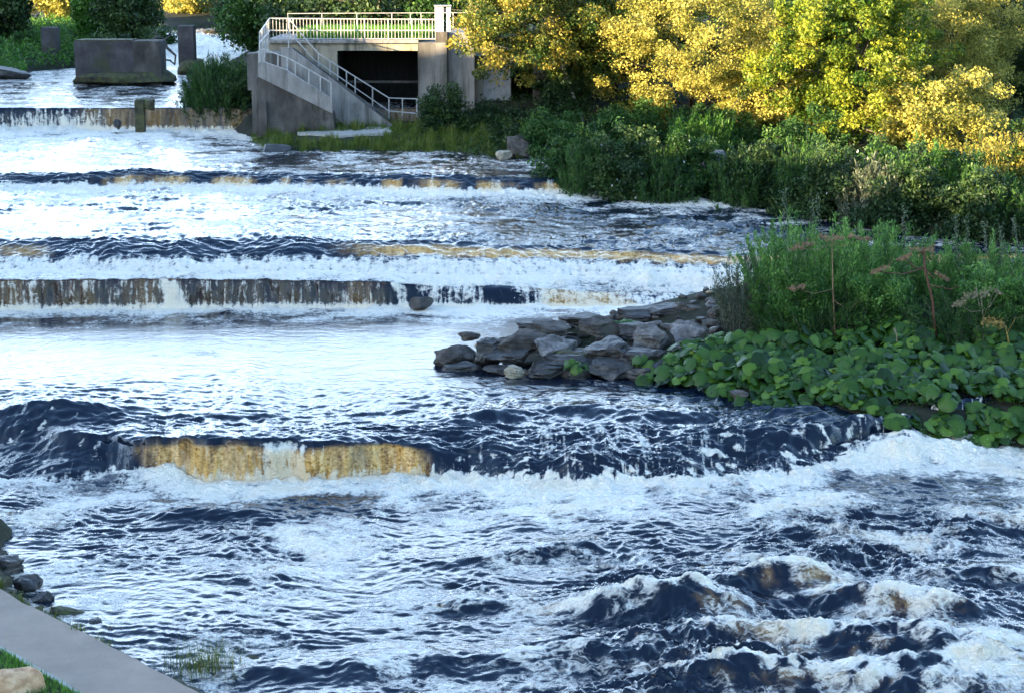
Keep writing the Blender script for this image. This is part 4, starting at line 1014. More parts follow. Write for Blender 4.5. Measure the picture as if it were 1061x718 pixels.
# dead branch caught against the piers
P = lambda px, py, Y: at(px, py, Y=Y)
db = MB()
db.tube([P(156, 43, 127), P(163, 39, 128.5), P(172, 41, 129), P(178, 36, 129)], [.12, .11, .08, .05], 6)
db.tube([P(170, 40, 128.8), P(173, 50, 128.6), P(182, 58, 128.4), P(181, 68, 128.3)], [.09, .1, .08, .05], 6)
db.tube([P(168, 62, 128), P(176, 63, 128), P(181, 67, 128.2)], [.05, .07, .05], 6)
db.tube([P(176, 37, 129), P(177, 30, 129), P(181, 26, 129.2)], [.05, .04, .02], 5)
db.tube([P(163, 39, 128.5), P(160, 33, 128.6)], [.05, .02], 5)
tag(db.build('dead_branch', M['bark'], smooth=True), 'dark dead branch caught between the broad pier and the narrow one', 'branch')
# post on the upper weir
wp = empty('weir_post', at(146, 135, Y=102.3), 'dark stump-like post standing on the lip of the far weir', 'post')
V, F = rock_arrays(77, (1.05, 0.9, 0.75), 7, 3, .15); CH(mesh_np('head', V + at(150.5, 108, Y=102.6), F, M['rock_moss']), wp)
p = at(145.5, 118, Y=102.45); CH(MB().box(p[0] - .26, p[0] + .22, p[1] - .25, p[1] + .25, p[2] - 1.3, p[2] + .75, .08).build('stem', M['rock_moss']), wp)
V, F = rock_arrays(79, (0.5, .5, .7), 7, 3, .2); o = mesh_np('rock', V + at(121, 128, Y=102.2), F, M['rock_dark']); tag(o, 'dark stone showing through the spray left of the weir post', 'rock')
# ------------------------------------------------------------------ vegetation
def unit(a): return a / np.maximum(np.linalg.norm(a, axis=-1, keepdims=True), 1e-9)

def leaf_quads(rs, P, L, W, axis=None, spread=1.0, tone=None, up=0.5, fold=0.12):
    """one folded diamond leaf at every point of P"""
    n = len(P)
    a = rs.randn(n, 3) * spread
    if axis is not None: a = a + axis
    a = unit(a)
    nrm = unit(rs.randn(n, 3) + np.array([0, 0, up * 2]))
    b = unit(np.cross(nrm, a)); nn = np.cross(a, b)
    l = (L * (0.6 + 0.8 * rs.rand(n)))[:, None]; w = (W * (0.7 + 0.6 * rs.rand(n)))[:, None]
    V = np.stack([P - a * l * .5, P + b * w * .5 + nn * w * fold - a * l * .08, P + a * l * .5 - nn * l * .08, P - b * w * .5 + nn * w * fold - a * l * .08], 1).reshape(-1, 3)
    F = np.arange(n * 4).reshape(n, 4)
    t = rs.rand(n) if tone is None else np.clip(tone + 0.22 * rs.randn(n), 0, 1)
    return V, F, np.repeat(t, 4)

def clumps(rs, c, rad, ncl, inner=0.45, lump=0.35, dome=False):
    d = unit(rs.randn(ncl, 3))
    if dome: d[:, 2] = np.abs(d[:, 2]) * 0.95
    off = rs.rand(2) * 40
    az = np.arctan2(d[:, 1], d[:, 0])
    k = 1 + lump * 1.6 * fbm(np.cos(az) * 1.4 + d[:, 2] * 1.1 + off[0], np.sin(az) * 1.4 + d[:, 2] * 0.9 + off[1], 5, 3)
    r = inner + (1 - inner) * rs.rand(ncl) ** 0.55
    return c + d * np.asarray(rad) * (r * k)[:, None]

def leaves_for(rs, cl, rc, per, L, W, up=0.5, flat=0.7, axis=None, spread=1.0, tvar=0.22, tmean=0.5):
    n = len(cl)
    cnt = np.maximum((per * (0.5 + rs.rand(n))).astype(int), 3)
    own = np.repeat(np.arange(n), cnt)
    r = rc * (0.6 + 0.8 * rs.rand(n))[own]
    d = rs.randn(len(own), 3); d *= np.minimum(1, 1.9 / np.linalg.norm(d, axis=1, keepdims=True))
    d[:, 2] *= flat
    P = cl[own] + d * r[:, None] * 0.6
    tone = np.clip(tmean + tvar * rs.randn(n), 0.02, 0.98)[own]
    return leaf_quads(rs, P, L, W, axis, spread, tone, up)

def limb_mesh(rs, base, top, cl, r0, n_limbs, bend=0.3):
    V = []; F = []
    def add(v, f):
        k = len(V); V.extend(v); F.extend([tuple(i + k for i in q) for q in f])
    base = np.asarray(base, float); top = np.asarray(top, float); h = top[2] - base[2]
    n = 7; pts = []
    wv = rs.randn(2) * bend
    for i in range(n):
        t = i / (n - 1)
        pts.append(base + (top - base) * t + np.array([wv[0] * math.sin(t * 3.1), wv[1] * math.sin(t * 3.1), 0]))
    add(*tube_arrays(pts, [r0 * (1.25 if i == 0 else 1 - 0.85 * i / (n - 1)) for i in range(n)], 7))
    sel = cl[rs.permutation(len(cl))[:n_limbs]]
    for c in sel:
        t = np.clip((c[2] - base[2]) / h * 0.65 - 0.05, 0.12, 0.9)
        s = base + (top - base) * t + np.array([wv[0] * math.sin(t * 3.1), wv[1] * math.sin(t * 3.1), 0])
        mid = s + (c - s) * 0.5 + np.array([0, 0, 0.12 * np.linalg.norm(c - s)]) + rs.randn(3) * 0.1
        rr = r0 * (1 - 0.8 * t) * 0.5
        add(*tube_arrays([s, mid, c], [rr, rr * .6, rr * .2], 5))
        for k in range(2):
            e = c + rs.randn(3) * 0.5
            add(*tube_arrays([mid + (c - mid) * .3, (mid + e) / 2 + rs.randn(3) * .08, e], [rr * .45, rr * .3, rr * .1], 4))
    return np.array(V), F

SEED = [1000]
def tree(name, label, px, base_y, Yd, cw, ctop, cbot, mat, group=None, L=0.24, W=0.13, ncl=120, per=110, rc=0.6, r0=0.16, dep=None, bark='bark', cx=0.0, tmean=0.5, low=None, cat='tree', up=0.4, lump=.35):
    """px: photo x of the trunk, crown cw metres wide between heights ctop and cbot (world z)"""
    SEED[0] += 1; rs = np.random.RandomState(SEED[0])
    x = X_(px, Yd, base_y); b = np.array([x, Yd, gz(x, Yd) - 0.1])
    rt = empty(name, b, label, cat, group)
    c = np.array([cx, 0, (ctop + cbot) / 2 - b[2]]); rad = np.array([cw / 2, (dep or cw) / 2, (ctop - cbot) / 2])
    cl = clumps(rs, c, rad, ncl, .4, lump)
    V, F = limb_mesh(rs, (0, 0, 0), c + np.array([0, 0, rad[2] * 0.75]), cl, r0, 18)
    mesh_np('trunk', V, F, M[bark], rt, smooth=True)
    V, F, t = leaves_for(rs, cl, rc, per, L, W, up=up, tmean=tmean, tvar=.3)
    mesh_np('crown', V, F, M[mat], rt, attrs={'rnd': t})
    return rt

def shrub(name, label, x0, x1, yt, yb, Yd, mat, group=None, L=0.2, W=0.1, ncl=60, per=70, rc=0.38, dep=None, cat='shrub', tmean=0.5, flowers=0, up=0.4, sink=0.1, inner=0.35):
    SEED[0] += 1; rs = np.random.RandomState(SEED[0])
    if Yd is None:                                  # where the sight line through the foot meets the bank
        Yd = 100.0
        for q in np.arange(66, 110, .25):
            if zat(yb, q) < gz(X_((x0 + x1) / 2, q, yb), q): Yd = q; break
    xa, xb = X_(x0, Yd, yb), X_(x1, Yd, yb); cx = (xa + xb) / 2
    zb = min(gz(cx, Yd), zat(yb, Yd) + 0.3); zt = zat(yt, Yd)
    rt = empty(name, (cx, Yd, zb), label, cat, group)
    h = max(zt - zb, 0.5); rad = np.array([(xb - xa) / 2, (dep or (xb - xa) * .7) / 2, h * 0.95])
    cl = clumps(rs, np.array([0, 0, -sink * h]), rad * np.array([.95, .95, 1.05]), ncl, inner, 0.6, dome=True)
    SV = MB()
    for i in range(9):
        e = cl[rs.randint(len(cl))]
        SV.tube([(e[0] * .12, e[1] * .12, -0.15), (e[0] * .5, e[1] * .5, e[2] * .6), e], [.035, .025, .01], 4)
    SV.build('stems', M['bark'], rt)
    V, F, t = leaves_for(rs, cl, rc, per, L, W, up=up, tmean=tmean, tvar=.3)
    mesh_np('foliage', V, F, M[mat], rt, attrs={'rnd': t})
    if flowers:
        k = rs.permutation(len(V) // 4)[:flowers]
        c = V.reshape(-1, 4, 3).mean(1)[k]; c = c[c[:, 1] < 0.3] + np.array([0, -.12, .05])
        Vf, Ff, _ = leaf_quads(rs, c, 0.14, 0.12)
        mesh_np('flowers', Vf, Ff, M['flower'], rt)
    return rt

def willow(name, label, x0, x1, yt, yb, Yd, mat, shoots=90, per=110, L=0.14, W=0.028, dep=2.2, group=None, cat='shrub', lean=0.0, tmean=.5, hmin=0.5):
    """shrub of upright leafy shoots"""
    SEED[0] += 1; rs = np.random.RandomState(SEED[0])
    xa, xb = X_(x0, Yd, yb), X_(x1, Yd, yb); cx = (xa + xb) / 2; w = (xb - xa) / 2
    zb = gz(cx, Yd); h = zat(yt, Yd) - zb
    rt = empty(name, (cx, Yd, zb), label, cat, group)
    SV = MB(); P = []; A = []; T = []
    for i in range(shoots):
        bx, by = rs.uniform(-.75, .75) * w, rs.uniform(-.5, .5) * dep
        q = 1 - 0.45 * abs(bx / w) ** 2
        hh = h * q * rs.uniform(hmin, 1.0); out = np.array([bx / w * 0.35 * w + rs.randn() * .12 + lean * hh, by * .35 + rs.randn() * .15, 0])
        zg = gz(cx + bx, Yd + by) - zb
        p0 = np.array([bx, by, zg - .1]); p2 = p0 + out + np.array([0, 0, hh]); p1 = (p0 + p2) / 2 - out * 0.25
        SV.tube([p0, p1, p2], [.014, .01, .004], 3)
        t = np.clip(0.12 + 0.88 * rs.rand(int(per * (.5 + .5 * hh / h))) ** 0.8, 0, 1)[:, None]
        pt = (1 - t) ** 2 * p0 + 2 * t * (1 - t) * p1 + t * t * p2
        dr = unit(2 * (1 - t) * (p1 - p0) + 2 * t * (p2 - p1))
        off = rs.randn(len(t), 3) * 0.085 * (1.25 - .8 * t)
        P.append(pt + off); A.append(dr * 1.1 + off * 6); T.append(np.full(len(t), np.clip(tmean + .2 * rs.randn(), 0, 1)))
    SV.build('stems', M['bark'], rt)
    V, F, t = leaf_quads(rs, np.concatenate(P), L, W, np.concatenate(A), 0.45, np.concatenate(T), 0.3, 0.05)
    mesh_np('foliage', V, F, M[mat], rt, attrs={'rnd': t})
    return rt

# --- trees on the right bank
tree('birch_tree', 'slender tree with gold and green leaves hanging in front of the pump house', 606, 118, 99, 7.4, 12.4, 7.0, 'leaf_mixed', L=0.18, W=.1, ncl=210, per=150, rc=0.5, r0=0.1, bark='bark_pale', cx=-2.8, tmean=.68, lump=.55)
tree('broadleaf_tree', 'dark green tree with some golden sprays left of the big golden tree', 636, 122, 101, 6.4, 12.6, 5.0, 'leaf_mixed', ncl=220, per=130, cx=-0.6, tmean=.5, L=.17, W=.1, rc=.5, lump=.55)
tree('golden_tree', 'big golden autumn tree in full sun above the dark shrubs', 718, 130, 99, 10.4, 13.2, 4.9, 'leaf_gold', ncl=420, per=200, rc=.5, L=.12, W=.08, r0=.2, tmean=.62, lump=.5)
tree('golden_tree', 'small golden tree low against the right side of the big golden one', 792, 135, 96, 5.4, 8.8, 4.2, 'leaf_gold', ncl=170, per=130, rc=.42, L=.15, W=.09, r0=.09, tmean=.6, lump=.5)
tree('yellow_tree', 'bright yellow-green tree with big leaves in the sun', 884, 150, 93, 8.4, 12.6, 3.7, 'leaf_yellow', ncl=380, per=170, rc=.5, L=.16, W=.11, r0=.17, tmean=.5, lump=.5)
tree('golden_tree', 'brown-gold tree behind the yellow-green tree', 985, 130, 100, 7.6, 12.8, 4.4, 'leaf_gold', ncl=300, per=170, rc=.5, L=.13, W=.08, r0=.15, tmean=.45, lump=.5)
tree('golden_tree', 'low golden tree in the sun right of the yellow-green tree', 968, 165, 90, 6.0, 7.6, 3.2, 'leaf_gold', ncl=220, per=130, rc=.42, L=.15, W=.09, r0=.08, tmean=.5, lump=.6)
tree('dark_tree', 'dark green tree cut by the right edge of the picture', 1070, 150, 104, 5.0, 12.6, 4.4, 'leaf_dark', ncl=170, per=120, rc=.55, r0=.18, L=.18, W=.11)
tree('dark_tree', 'dark tree seen between the big golden tree and the yellow-green one', 822, 120, 110, 6, 12.4, 5.0, 'leaf_dark', ncl=130, per=110, r0=.2)
tree('dark_tree', 'dark evergreen just right of the pump house', 600, 110, 104.8, 4.6, 12, 4.2, 'leaf_dark', ncl=140, per=110, r0=.18)
for i, (px, Yd, w) in enumerate([(270, 138, 7), (330, 128, 7), (400, 124, 7), (470, 122, 7), (540, 122, 7), (660, 119, 8), (740, 117, 8), (900, 117, 8), (980, 116, 8), (1060, 118, 8), (1140, 112, 8)]):
    tree('dark_tree', 'dark green tree in the wood behind the sluice and the golden trees', px, 60, Yd, w, 11.8 + 0.5 * (i % 3), 5.8 if px > 500 else 6.6, 'leaf_dark' if i % 3 else 'leaf_mid', 'trees of the wood behind the right bank', L=.3, W=.17, ncl=120, per=80, rc=.8, r0=.22)
# --- left bank, far
for (px, yb, Yd, w, zt, zb2, mt, lb, tm) in [
    (6, 55, 146, 3.8, 11.6, 6.0, 'leaf_dark', 'dark tree at the far left behind the grassy bank', .45),
    (95, 50, 148, 1.7, 11.6, 6.5, 'leaf_bright', 'bright green narrow tree between the two dark trees on the far left bank', .4),
    (134, 52, 143, 4.4, 11.5, 5.4, 'leaf_dark', 'dark dense tree overhanging the broad pier', .55),
    (64, 40, 164, 5.4, 11.4, 7.4, 'leaf_gold', 'sunlit golden tree behind the narrow left pier', .75),
    (204, 32, 176, 6.2, 11.2, 6.9, 'leaf_gold', 'sunlit golden tree at the bend above the far rapids', .85),
    (268, 60, 134, 4.4, 11.6, 6.0, 'leaf_mid', 'green tree beside the left end of the sluice deck', .5),
    (250, 40, 150, 3.4, 11.6, 7.0, 'leaf_dark', 'dark tree overhanging the far rapids from the right', .6)]:
    tree('golden_tree' if 'gold' in mt else 'broadleaf_tree', lb, px, yb, Yd, w, zt, zb2, mt, ncl=130, per=85, rc=.65, L=.3, W=.17, r0=.2, tmean=tm)
for i, (px, Yd, w) in enumerate([(10, 182, 9), (60, 190, 9), (120, 192, 9), (165, 198, 9), (240, 190, 9), (300, 176, 9), (360, 170, 9)]):
    tree('dark_tree', 'dark tree in the wood beyond the far bend of the river', px, 30, Yd, w, 11.5 + .6 * (i % 2), 6.6, 'leaf_dark', 'trees beyond the far bend', L=.4, W=.24, ncl=110, per=70, rc=1.0, r0=.25)
# --- shrubs along the right bank: x0, x1, top, bottom, distance
SH = [
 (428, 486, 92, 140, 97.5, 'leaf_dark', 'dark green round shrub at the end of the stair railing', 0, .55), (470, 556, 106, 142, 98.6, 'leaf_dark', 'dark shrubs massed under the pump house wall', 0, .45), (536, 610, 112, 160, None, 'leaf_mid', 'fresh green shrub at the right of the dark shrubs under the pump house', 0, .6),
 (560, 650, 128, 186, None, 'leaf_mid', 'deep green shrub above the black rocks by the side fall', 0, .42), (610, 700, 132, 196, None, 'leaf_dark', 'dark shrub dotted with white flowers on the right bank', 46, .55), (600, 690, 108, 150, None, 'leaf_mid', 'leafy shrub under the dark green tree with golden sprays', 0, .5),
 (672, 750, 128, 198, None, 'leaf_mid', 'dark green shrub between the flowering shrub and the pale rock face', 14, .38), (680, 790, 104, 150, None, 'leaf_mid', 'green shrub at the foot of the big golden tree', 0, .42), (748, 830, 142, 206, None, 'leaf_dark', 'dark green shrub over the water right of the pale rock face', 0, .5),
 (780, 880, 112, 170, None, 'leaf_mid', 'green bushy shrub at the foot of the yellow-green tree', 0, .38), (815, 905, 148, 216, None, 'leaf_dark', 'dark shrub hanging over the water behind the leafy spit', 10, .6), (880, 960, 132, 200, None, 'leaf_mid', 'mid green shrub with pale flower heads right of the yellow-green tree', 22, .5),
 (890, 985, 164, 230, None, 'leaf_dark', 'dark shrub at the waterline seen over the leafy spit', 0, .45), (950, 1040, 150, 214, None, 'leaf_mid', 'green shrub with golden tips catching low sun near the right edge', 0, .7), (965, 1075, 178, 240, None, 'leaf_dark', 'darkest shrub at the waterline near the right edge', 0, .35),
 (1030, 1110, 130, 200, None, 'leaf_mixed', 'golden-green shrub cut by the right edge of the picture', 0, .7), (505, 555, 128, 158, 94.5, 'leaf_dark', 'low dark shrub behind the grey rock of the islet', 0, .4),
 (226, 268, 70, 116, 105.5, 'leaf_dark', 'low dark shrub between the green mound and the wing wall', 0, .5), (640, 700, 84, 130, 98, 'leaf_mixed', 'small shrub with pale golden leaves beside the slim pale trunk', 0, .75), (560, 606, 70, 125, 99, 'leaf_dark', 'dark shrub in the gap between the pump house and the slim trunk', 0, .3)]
for i, (x0, x1, yt, yb, Yd, mt, lb, fl, tm) in enumerate(SH):
    shrub('shrub', lb, x0, x1, yt, yb, Yd, mt, ncl=130, per=95, rc=.34, L=.15, W=.085, inner=.45, flowers=fl, tmean=tm)
willow('bush', 'rounded green mound of long grassy leaves on the far bank by the weir', 190, 264, 58, 110, 107, 'leaf_mid', shoots=420, per=26, L=.4, W=.05, dep=4.5, cat='bush', hmin=.6, tmean=.4)
for i, (x0, x1, yt, yb, Yd, mt, lb) in enumerate([(-20, 30, 44, 66, 140, 'leaf_mid', 'low green bush on the grassy bank at the far left'), (84, 150, 36, 60, 138, 'leaf_dark', 'dark bush behind the broad pier'), (14, 46, 30, 62, 142, 'leaf_mid', 'green bush behind the narrow left pier'),
                                                  (148, 182, 30, 48, 152, 'leaf_mid', 'small green bush above the dead branch')]):
    shrub('bush', lb, x0, x1, yt, yb, Yd, mt, cat='bush', L=.26, W=.14, rc=.5)

# shaggy upright growth between the shrubs along the water
for i, (x0, x1, yt, yb, mt, tm, lb) in enumerate([(575, 640, 136, 196, 'leaf_mid', .5, 'shaggy upright green growth above the black rocks by the side fall'), (655, 720, 146, 204, 'leaf_mid', .35, 'dark shaggy growth hanging to the water left of the pale rock face'), (735, 800, 150, 210, 'leaf_mid', .5, 'shaggy grassy growth at the water right of the pale rock face'),
        (800, 870, 134, 205, 'leaf_mid', .6, 'light green shaggy growth below the yellow-green tree'), (866, 930, 160, 224, 'leaf_grey', .45, 'greyish shaggy growth at the water behind the tall weeds'), (925, 985, 140, 214, 'leaf_bright', .4, 'fresh green shaggy growth under the low golden tree'),
        (985, 1060, 172, 232, 'leaf_mid', .45, 'dark shaggy growth over the water near the right edge'), (1000, 1075, 132, 190, 'leaf_mixed', .75, 'golden-tipped shaggy growth catching the sun near the right edge'), (690, 760, 112, 160, 'leaf_bright', .3, 'fresh green shaggy growth under the big golden tree')]):
    Yq = 100.0
    for q in np.arange(66, 110, .25):
        if zat(yb, q) < gz(X_((x0 + x1) / 2, q, yb), q): Yq = q; break
    willow('bush', lb, x0, x1, yt, yb, Yq, mt, shoots=150, per=45, L=.24, W=.055, dep=2.6, cat='bush', hmin=.45, tmean=tm)
# --- ground cover (stuff)
def cover(name, P, fn, n, seed, mat, L, W, hgt, blade=False, tm=.45, clump=1.2):
    rs = np.random.RandomState(seed)
    lo, hi = P.min(0), P.max(0)
    xy = rs.uniform(lo, hi, (n, 2)); k = fn(xy[:, 0], xy[:, 1]); xy = xy[k]
    nz = fbm(xy[:, 0] * clump, xy[:, 1] * clump, seed, 3)
    z = ground_z(xy[:, 0], xy[:, 1])
    if blade:
        V, F, t = blades(rs, np.c_[xy, z - .02], hgt * (0.25 + 1.9 * sst(-.25, .5, nz)), W, 0.75)
        t = np.clip(np.repeat(.4 + .5 * nz, 6) + .15 * rs.randn(len(t)), 0, 1)
    else:
        p = np.c_[xy, z + hgt * rs.rand(len(xy)) * sst(-.5, .4, nz)]
        V, F, t = leaf_quads(rs, p, L, W, tone=np.clip(tm + .4 * nz, 0, 1), up=.6)
    return tag(mesh_np(name, V, F, M[mat], attrs={'rnd': t}), kind='stuff')
bx = lambda x0, x1, y0, y1: np.array([[x0, y0], [x1, y1]], float)
YE = lambda P, x, y, m=0.0: sdist(P, x, y) > m
cover('undergrowth', bx(-2, 48, 78, 118), lambda x, y: YE(P_right, x, y, 0.1) & (x > -2 + 0 * y), 60000, 61, 'leaf_dark', .2, .1, .7)
cover('bank_grass', bx(-14, 0.5, 90, 101), lambda x, y: YE(P_right, x, y, -0.1) & ~((x > -11) & (x < -6.4) & (y > 95.9) & (y < 98.3)), 34000, 62, 'grass_dull', .2, .03, .3, True)
cover('deck_grass', bx(xl + .3, xo1 - .2, YD + .5, YD + 6.5), lambda x, y: x > -99, 10, 63, 'grass', .2, .04, .4, True)
rsd = np.random.RandomState(64); nb = 9000
b3 = np.c_[rsd.uniform(xl + 1.5, xr - .4, nb), rsd.uniform(YD + .35, YD + 7.4, nb), np.full(nb, ZD + .15)]
V, F, t = blades(rsd, b3, .55, .035, .5)
tag(mesh_np('deck_grass', V, F, M['grass'], attrs={'rnd': t}), kind='stuff')
cover('far_bank_grass', bx(-52, -22, 124, 160), lambda x, y: YE(P_left, x, y, 0.1), 40000, 65, 'leaf_bright', .32, .12, .7)
cover('spit_grass', bx(2, 26, 46, 62), lambda x, y: YE(P_spit, x, y, 0.6) & (x > 6), 9000, 66, 'leaf_mid', .12, .05, .35)
for nm in ('deck_grass',):
    o = bpy.data.objects.get(nm)
    if o and len(o.data.polygons) < 100: bpy.data.objects.remove(o)

# --- broad-leaved plants on the spit
def broad_leaf(rs, c, nrm, r):
    nrm = nrm / np.linalg.norm(nrm)
    a = np.cross(nrm, [0.3, 1, 0.1]); a /= np.linalg.norm(a); b = np.cross(nrm, a)
    q = rs.rand() * 6.28; ca, sa = math.cos(q), math.sin(q); a, b = a * ca + b * sa, b * ca - a * sa
    V = [c - nrm * r * .10]; n = 14
    for ring, (rr, lift) in enumerate(((.55, .02), (1.0, -.16))):
        for i in range(n):
            t = 2 * math.pi * i / n
            k = rr * (1 + .07 * math.cos(3 * t + q) + .05 * rs.randn() * ring)
            if i == 0: k *= 0.45 if ring else .5
            elif i in (1, n - 1): k *= .93
            w = (.07 * math.sin(4 * t + q * 2) + .04 * rs.randn()) * ring
            V.append(c + (a * math.cos(t) + b * math.sin(t)) * r * k + nrm * r * (lift + w))
    F = []
    for i in range(n):
        j = (i + 1) % n
        F += [(0, 1 + i, 1 + j), (1 + i, 1 + n + i, 1 + n + j, 1 + j)]
    return V, F
def broad_plant(seed, h, lr):
    rs = np.random.RandomState(seed); LV = []; LF = []; T = []; SV = MB()
    for i in range(rs.randint(12, 17)):
        az = rs.uniform(0, 6.28); ro = rs.uniform(.05, .5); z = h * rs.uniform(.45, 1.0) * (1.1 - .5 * ro)
        c = np.array([math.cos(az) * ro, math.sin(az) * ro, z])
        nrm = np.array([math.cos(az) * .5 * ro * 2, math.sin(az) * .5 * ro * 2 - .35, .85]) + rs.randn(3) * .22
        v, f = broad_leaf(rs, c, nrm, lr * rs.uniform(.6, 1.15)); k = len(LV)
        LV += v; LF += [tuple(i + k for i in q) for q in f]; tt_ = float(np.clip(.48 + .27 * rs.randn(), 0, .9)) if rs.rand() > .025 else 1.0; T += [min(1, tt_ + .05)] + [tt_] * 14 + [max(0, tt_ - .14)] * 14
        SV.tube([(0, 0, -.05), (c[0] * .6, c[1] * .6, z * .6), c - np.array([0, 0, .02])], [.014, .011, .008], 4)
    return LV, LF, T, SV
bp = []
for k in range(7):
    LV, LF, T, SV = broad_plant(700 + k, .5, .215)
    rt = empty('broadleaf_plant', (0, 0, -50), 'broad-leaved green plant in the dense leafy bank along the spit', 'plant', 'broad-leaved plants on the spit')
    mesh_np('leaves', np.array(LV), LF, M['leaf_broad'], rt, attrs={'rnd': T}, smooth=True)
    SV.build('stalks', M['leaf_flat'] if 'leaf_flat' in M else M['turf'], rt)
    bp.append([rt, False])
rs = np.random.RandomState(71)
spots = []
tries = 0
while len(spots) < 200 and tries < 6000:
    tries += 1
    px = rs.uniform(668, 1120); top = np.interp(px, [668, 720, 800, 1061, 1120], [384, 362, 352, 348, 348]); bot = np.interp(px, [668, 760, 850, 960, 1061, 1120], [402, 420, 440, 456, 463, 468])
    py = rs.uniform(top, bot)
    # foot of the plant on the ground under this line of sight
    Yg = None
    for Yt in np.arange(43, 60, .15):
        x = X_(px, Yt, py)
        if zat(py, Yt) < gz(x, Yt) + .2: Yg = Yt; break
    if Yg is None: continue
    x = X_(px, Yg, py)
    if sdist(P_spit, np.array([x]), np.array([Yg]))[0] < 0.03: continue
    if any((x - a) ** 2 + (Yg - b) ** 2 < .31 ** 2 for a, b in spots): continue
    spots.append((x, Yg))
near_sh = P_spit[2:9]
seg_l = np.r_[0, np.cumsum(np.linalg.norm(np.diff(near_sh, axis=0), axis=1))]
for q in np.arange(3.0, seg_l[-1] - 5, .42):
    a_ = np.array([np.interp(q, seg_l, near_sh[:, k]) for k in (0, 1)])
    spots.append((a_[0] + rs.uniform(-.1, .1), a_[1] + rs.uniform(.0, .25)))
for i, (x, y) in enumerate(spots):
    e = bp[i % 7]
    if not e[1]: o = e[0]; e[1] = True
    else: o = copy_tree(e[0])
    o.location = (x, y, gz(x, y) - .4 * (1 - sst(.1, 1.0, sdist(P_spit, np.array([x]), np.array([y]))[0]))); o.rotation_euler = (0, 0, rs.uniform(-.7, .7)); s = rs.uniform(.8, 1.2); o.scale = (s, s, s * rs.uniform(.85, 1.2))
rt = copy_tree(bp[2][0]); p = at(596, 386, Y=53.9); rt.location = (p[0], p[1], p[2] - .05); rt.scale = (.7, .7, .8)
rt["label"] = 'small green plant growing in a gap of the dark rocks of the spit'; del rt["group"]
rt = copy_tree(bp[3][0]); p = at(650, 333, Y=57.6); rt.location = (p[0], p[1], gz(p[0], p[1]) + .1); rt.scale = (1.0, .8, .5); rt["label"] = 'low green plant among the rubble on top of the spit'; del rt["group"]

# --- willows and weeds on the spit
willow('willow_shrub', 'tall bright green willow shrub at the left of the spit', 765, 905, 222, 345, 56.8, 'leaf_willow', shoots=190, per=150, dep=3.2, tmean=.55, W=.036)
willow('willow_shrub', 'bushy green willow shrub in the middle of the spit with a lighter top', 850, 968, 233, 345, 58.5, 'leaf_willow', shoots=170, per=120, dep=3.0, tmean=.55)
willow('willow_shrub', 'green willow shrub at the right of the spit behind the dry stalks', 945, 1090, 252, 350, 57.2, 'leaf_willow', shoots=170, per=120, dep=3.0, tmean=.4)
willow('willow_shrub', 'taller willow shrub against the right edge of the picture', 1020, 1180, 254, 350, 55.5, 'leaf_willow', shoots=150, per=110, dep=3.0, tmean=.5)
willow('willow_shrub', 'grey-leaved small willow above the pale outcrop', 742, 800, 262, 345, 56.2, 'leaf_grey', shoots=60, per=90, dep=1.6, lean=-.06)
willow('willow_shrub', 'low dark green shrub in the shade behind the broad leaves', 770, 960, 300, 352, 55.0, 'leaf_mid', shoots=150, per=70, dep=1.6, tmean=.3)
willow('willow_shrub', 'low dark shrub in the shade under the dry stalks at the right', 930, 1110, 300, 352, 53.8, 'leaf_mid', shoots=150, per=70, dep=1.6, tmean=.3)
shrub('shrub', 'rounded leafy shrub in front of the left willow on the spit', 778, 862, 262, 345, 55.3, 'leaf_willow', ncl=130, per=90, rc=.22, L=.1, W=.045, inner=.4, tmean=.35)
shrub('shrub', 'light green leafy shrub between the two hogweeds on the spit', 880, 955, 270, 345, 55.0, 'leaf_willow', ncl=130, per=90, rc=.22, L=.1, W=.045, inner=.4, tmean=.5)
shrub('shrub', 'rounded shrub behind the straw-coloured hogweed head', 985, 1075, 268, 348, 54.6, 'leaf_willow', ncl=130, per=90, rc=.22, L=.1, W=.045, inner=.4, tmean=.4)
rsw = np.random.RandomState(88)
for i, (x, yt) in enumerate([(812, 196), (848, 200), (842, 208), (990, 222), (1004, 226), (1022, 228), (1040, 232), (938, 214), (1054, 226)]):
    Yd = 57.5 + (i % 3) * .5; h0 = 340
    b = at(x, h0, Y=Yd); b[2] = gz(b[0], b[1]); t_ = at(x + rsw.uniform(-4, 4), yt, Y=Yd)
    tt = np.linspace(.35, 1, 120)[:, None]; pts = b + (t_ - b) * tt
    V, F = tube_arrays([b, (b + t_) / 2 + rsw.randn(3) * .05, t_], [.016, .012, .004], 4)
    r_ = empty('tall_weed', b, 'tall thin pale-topped weed rising above the willows on the spit', 'weed', 'tall weeds among the willows')
    mesh_np('stem', np.array(V) - b, F, M['leaf_grey'], r_)
    V, F, tn = leaf_quads(rsw, pts + rsw.randn(120, 3) * .05 - b, .11, .03, np.array([0, 0, .8]), .7, np.full(120, .7))
    mesh_np('leaves', V, F, M['leaf_grey'], r_, attrs={'rnd': tn})

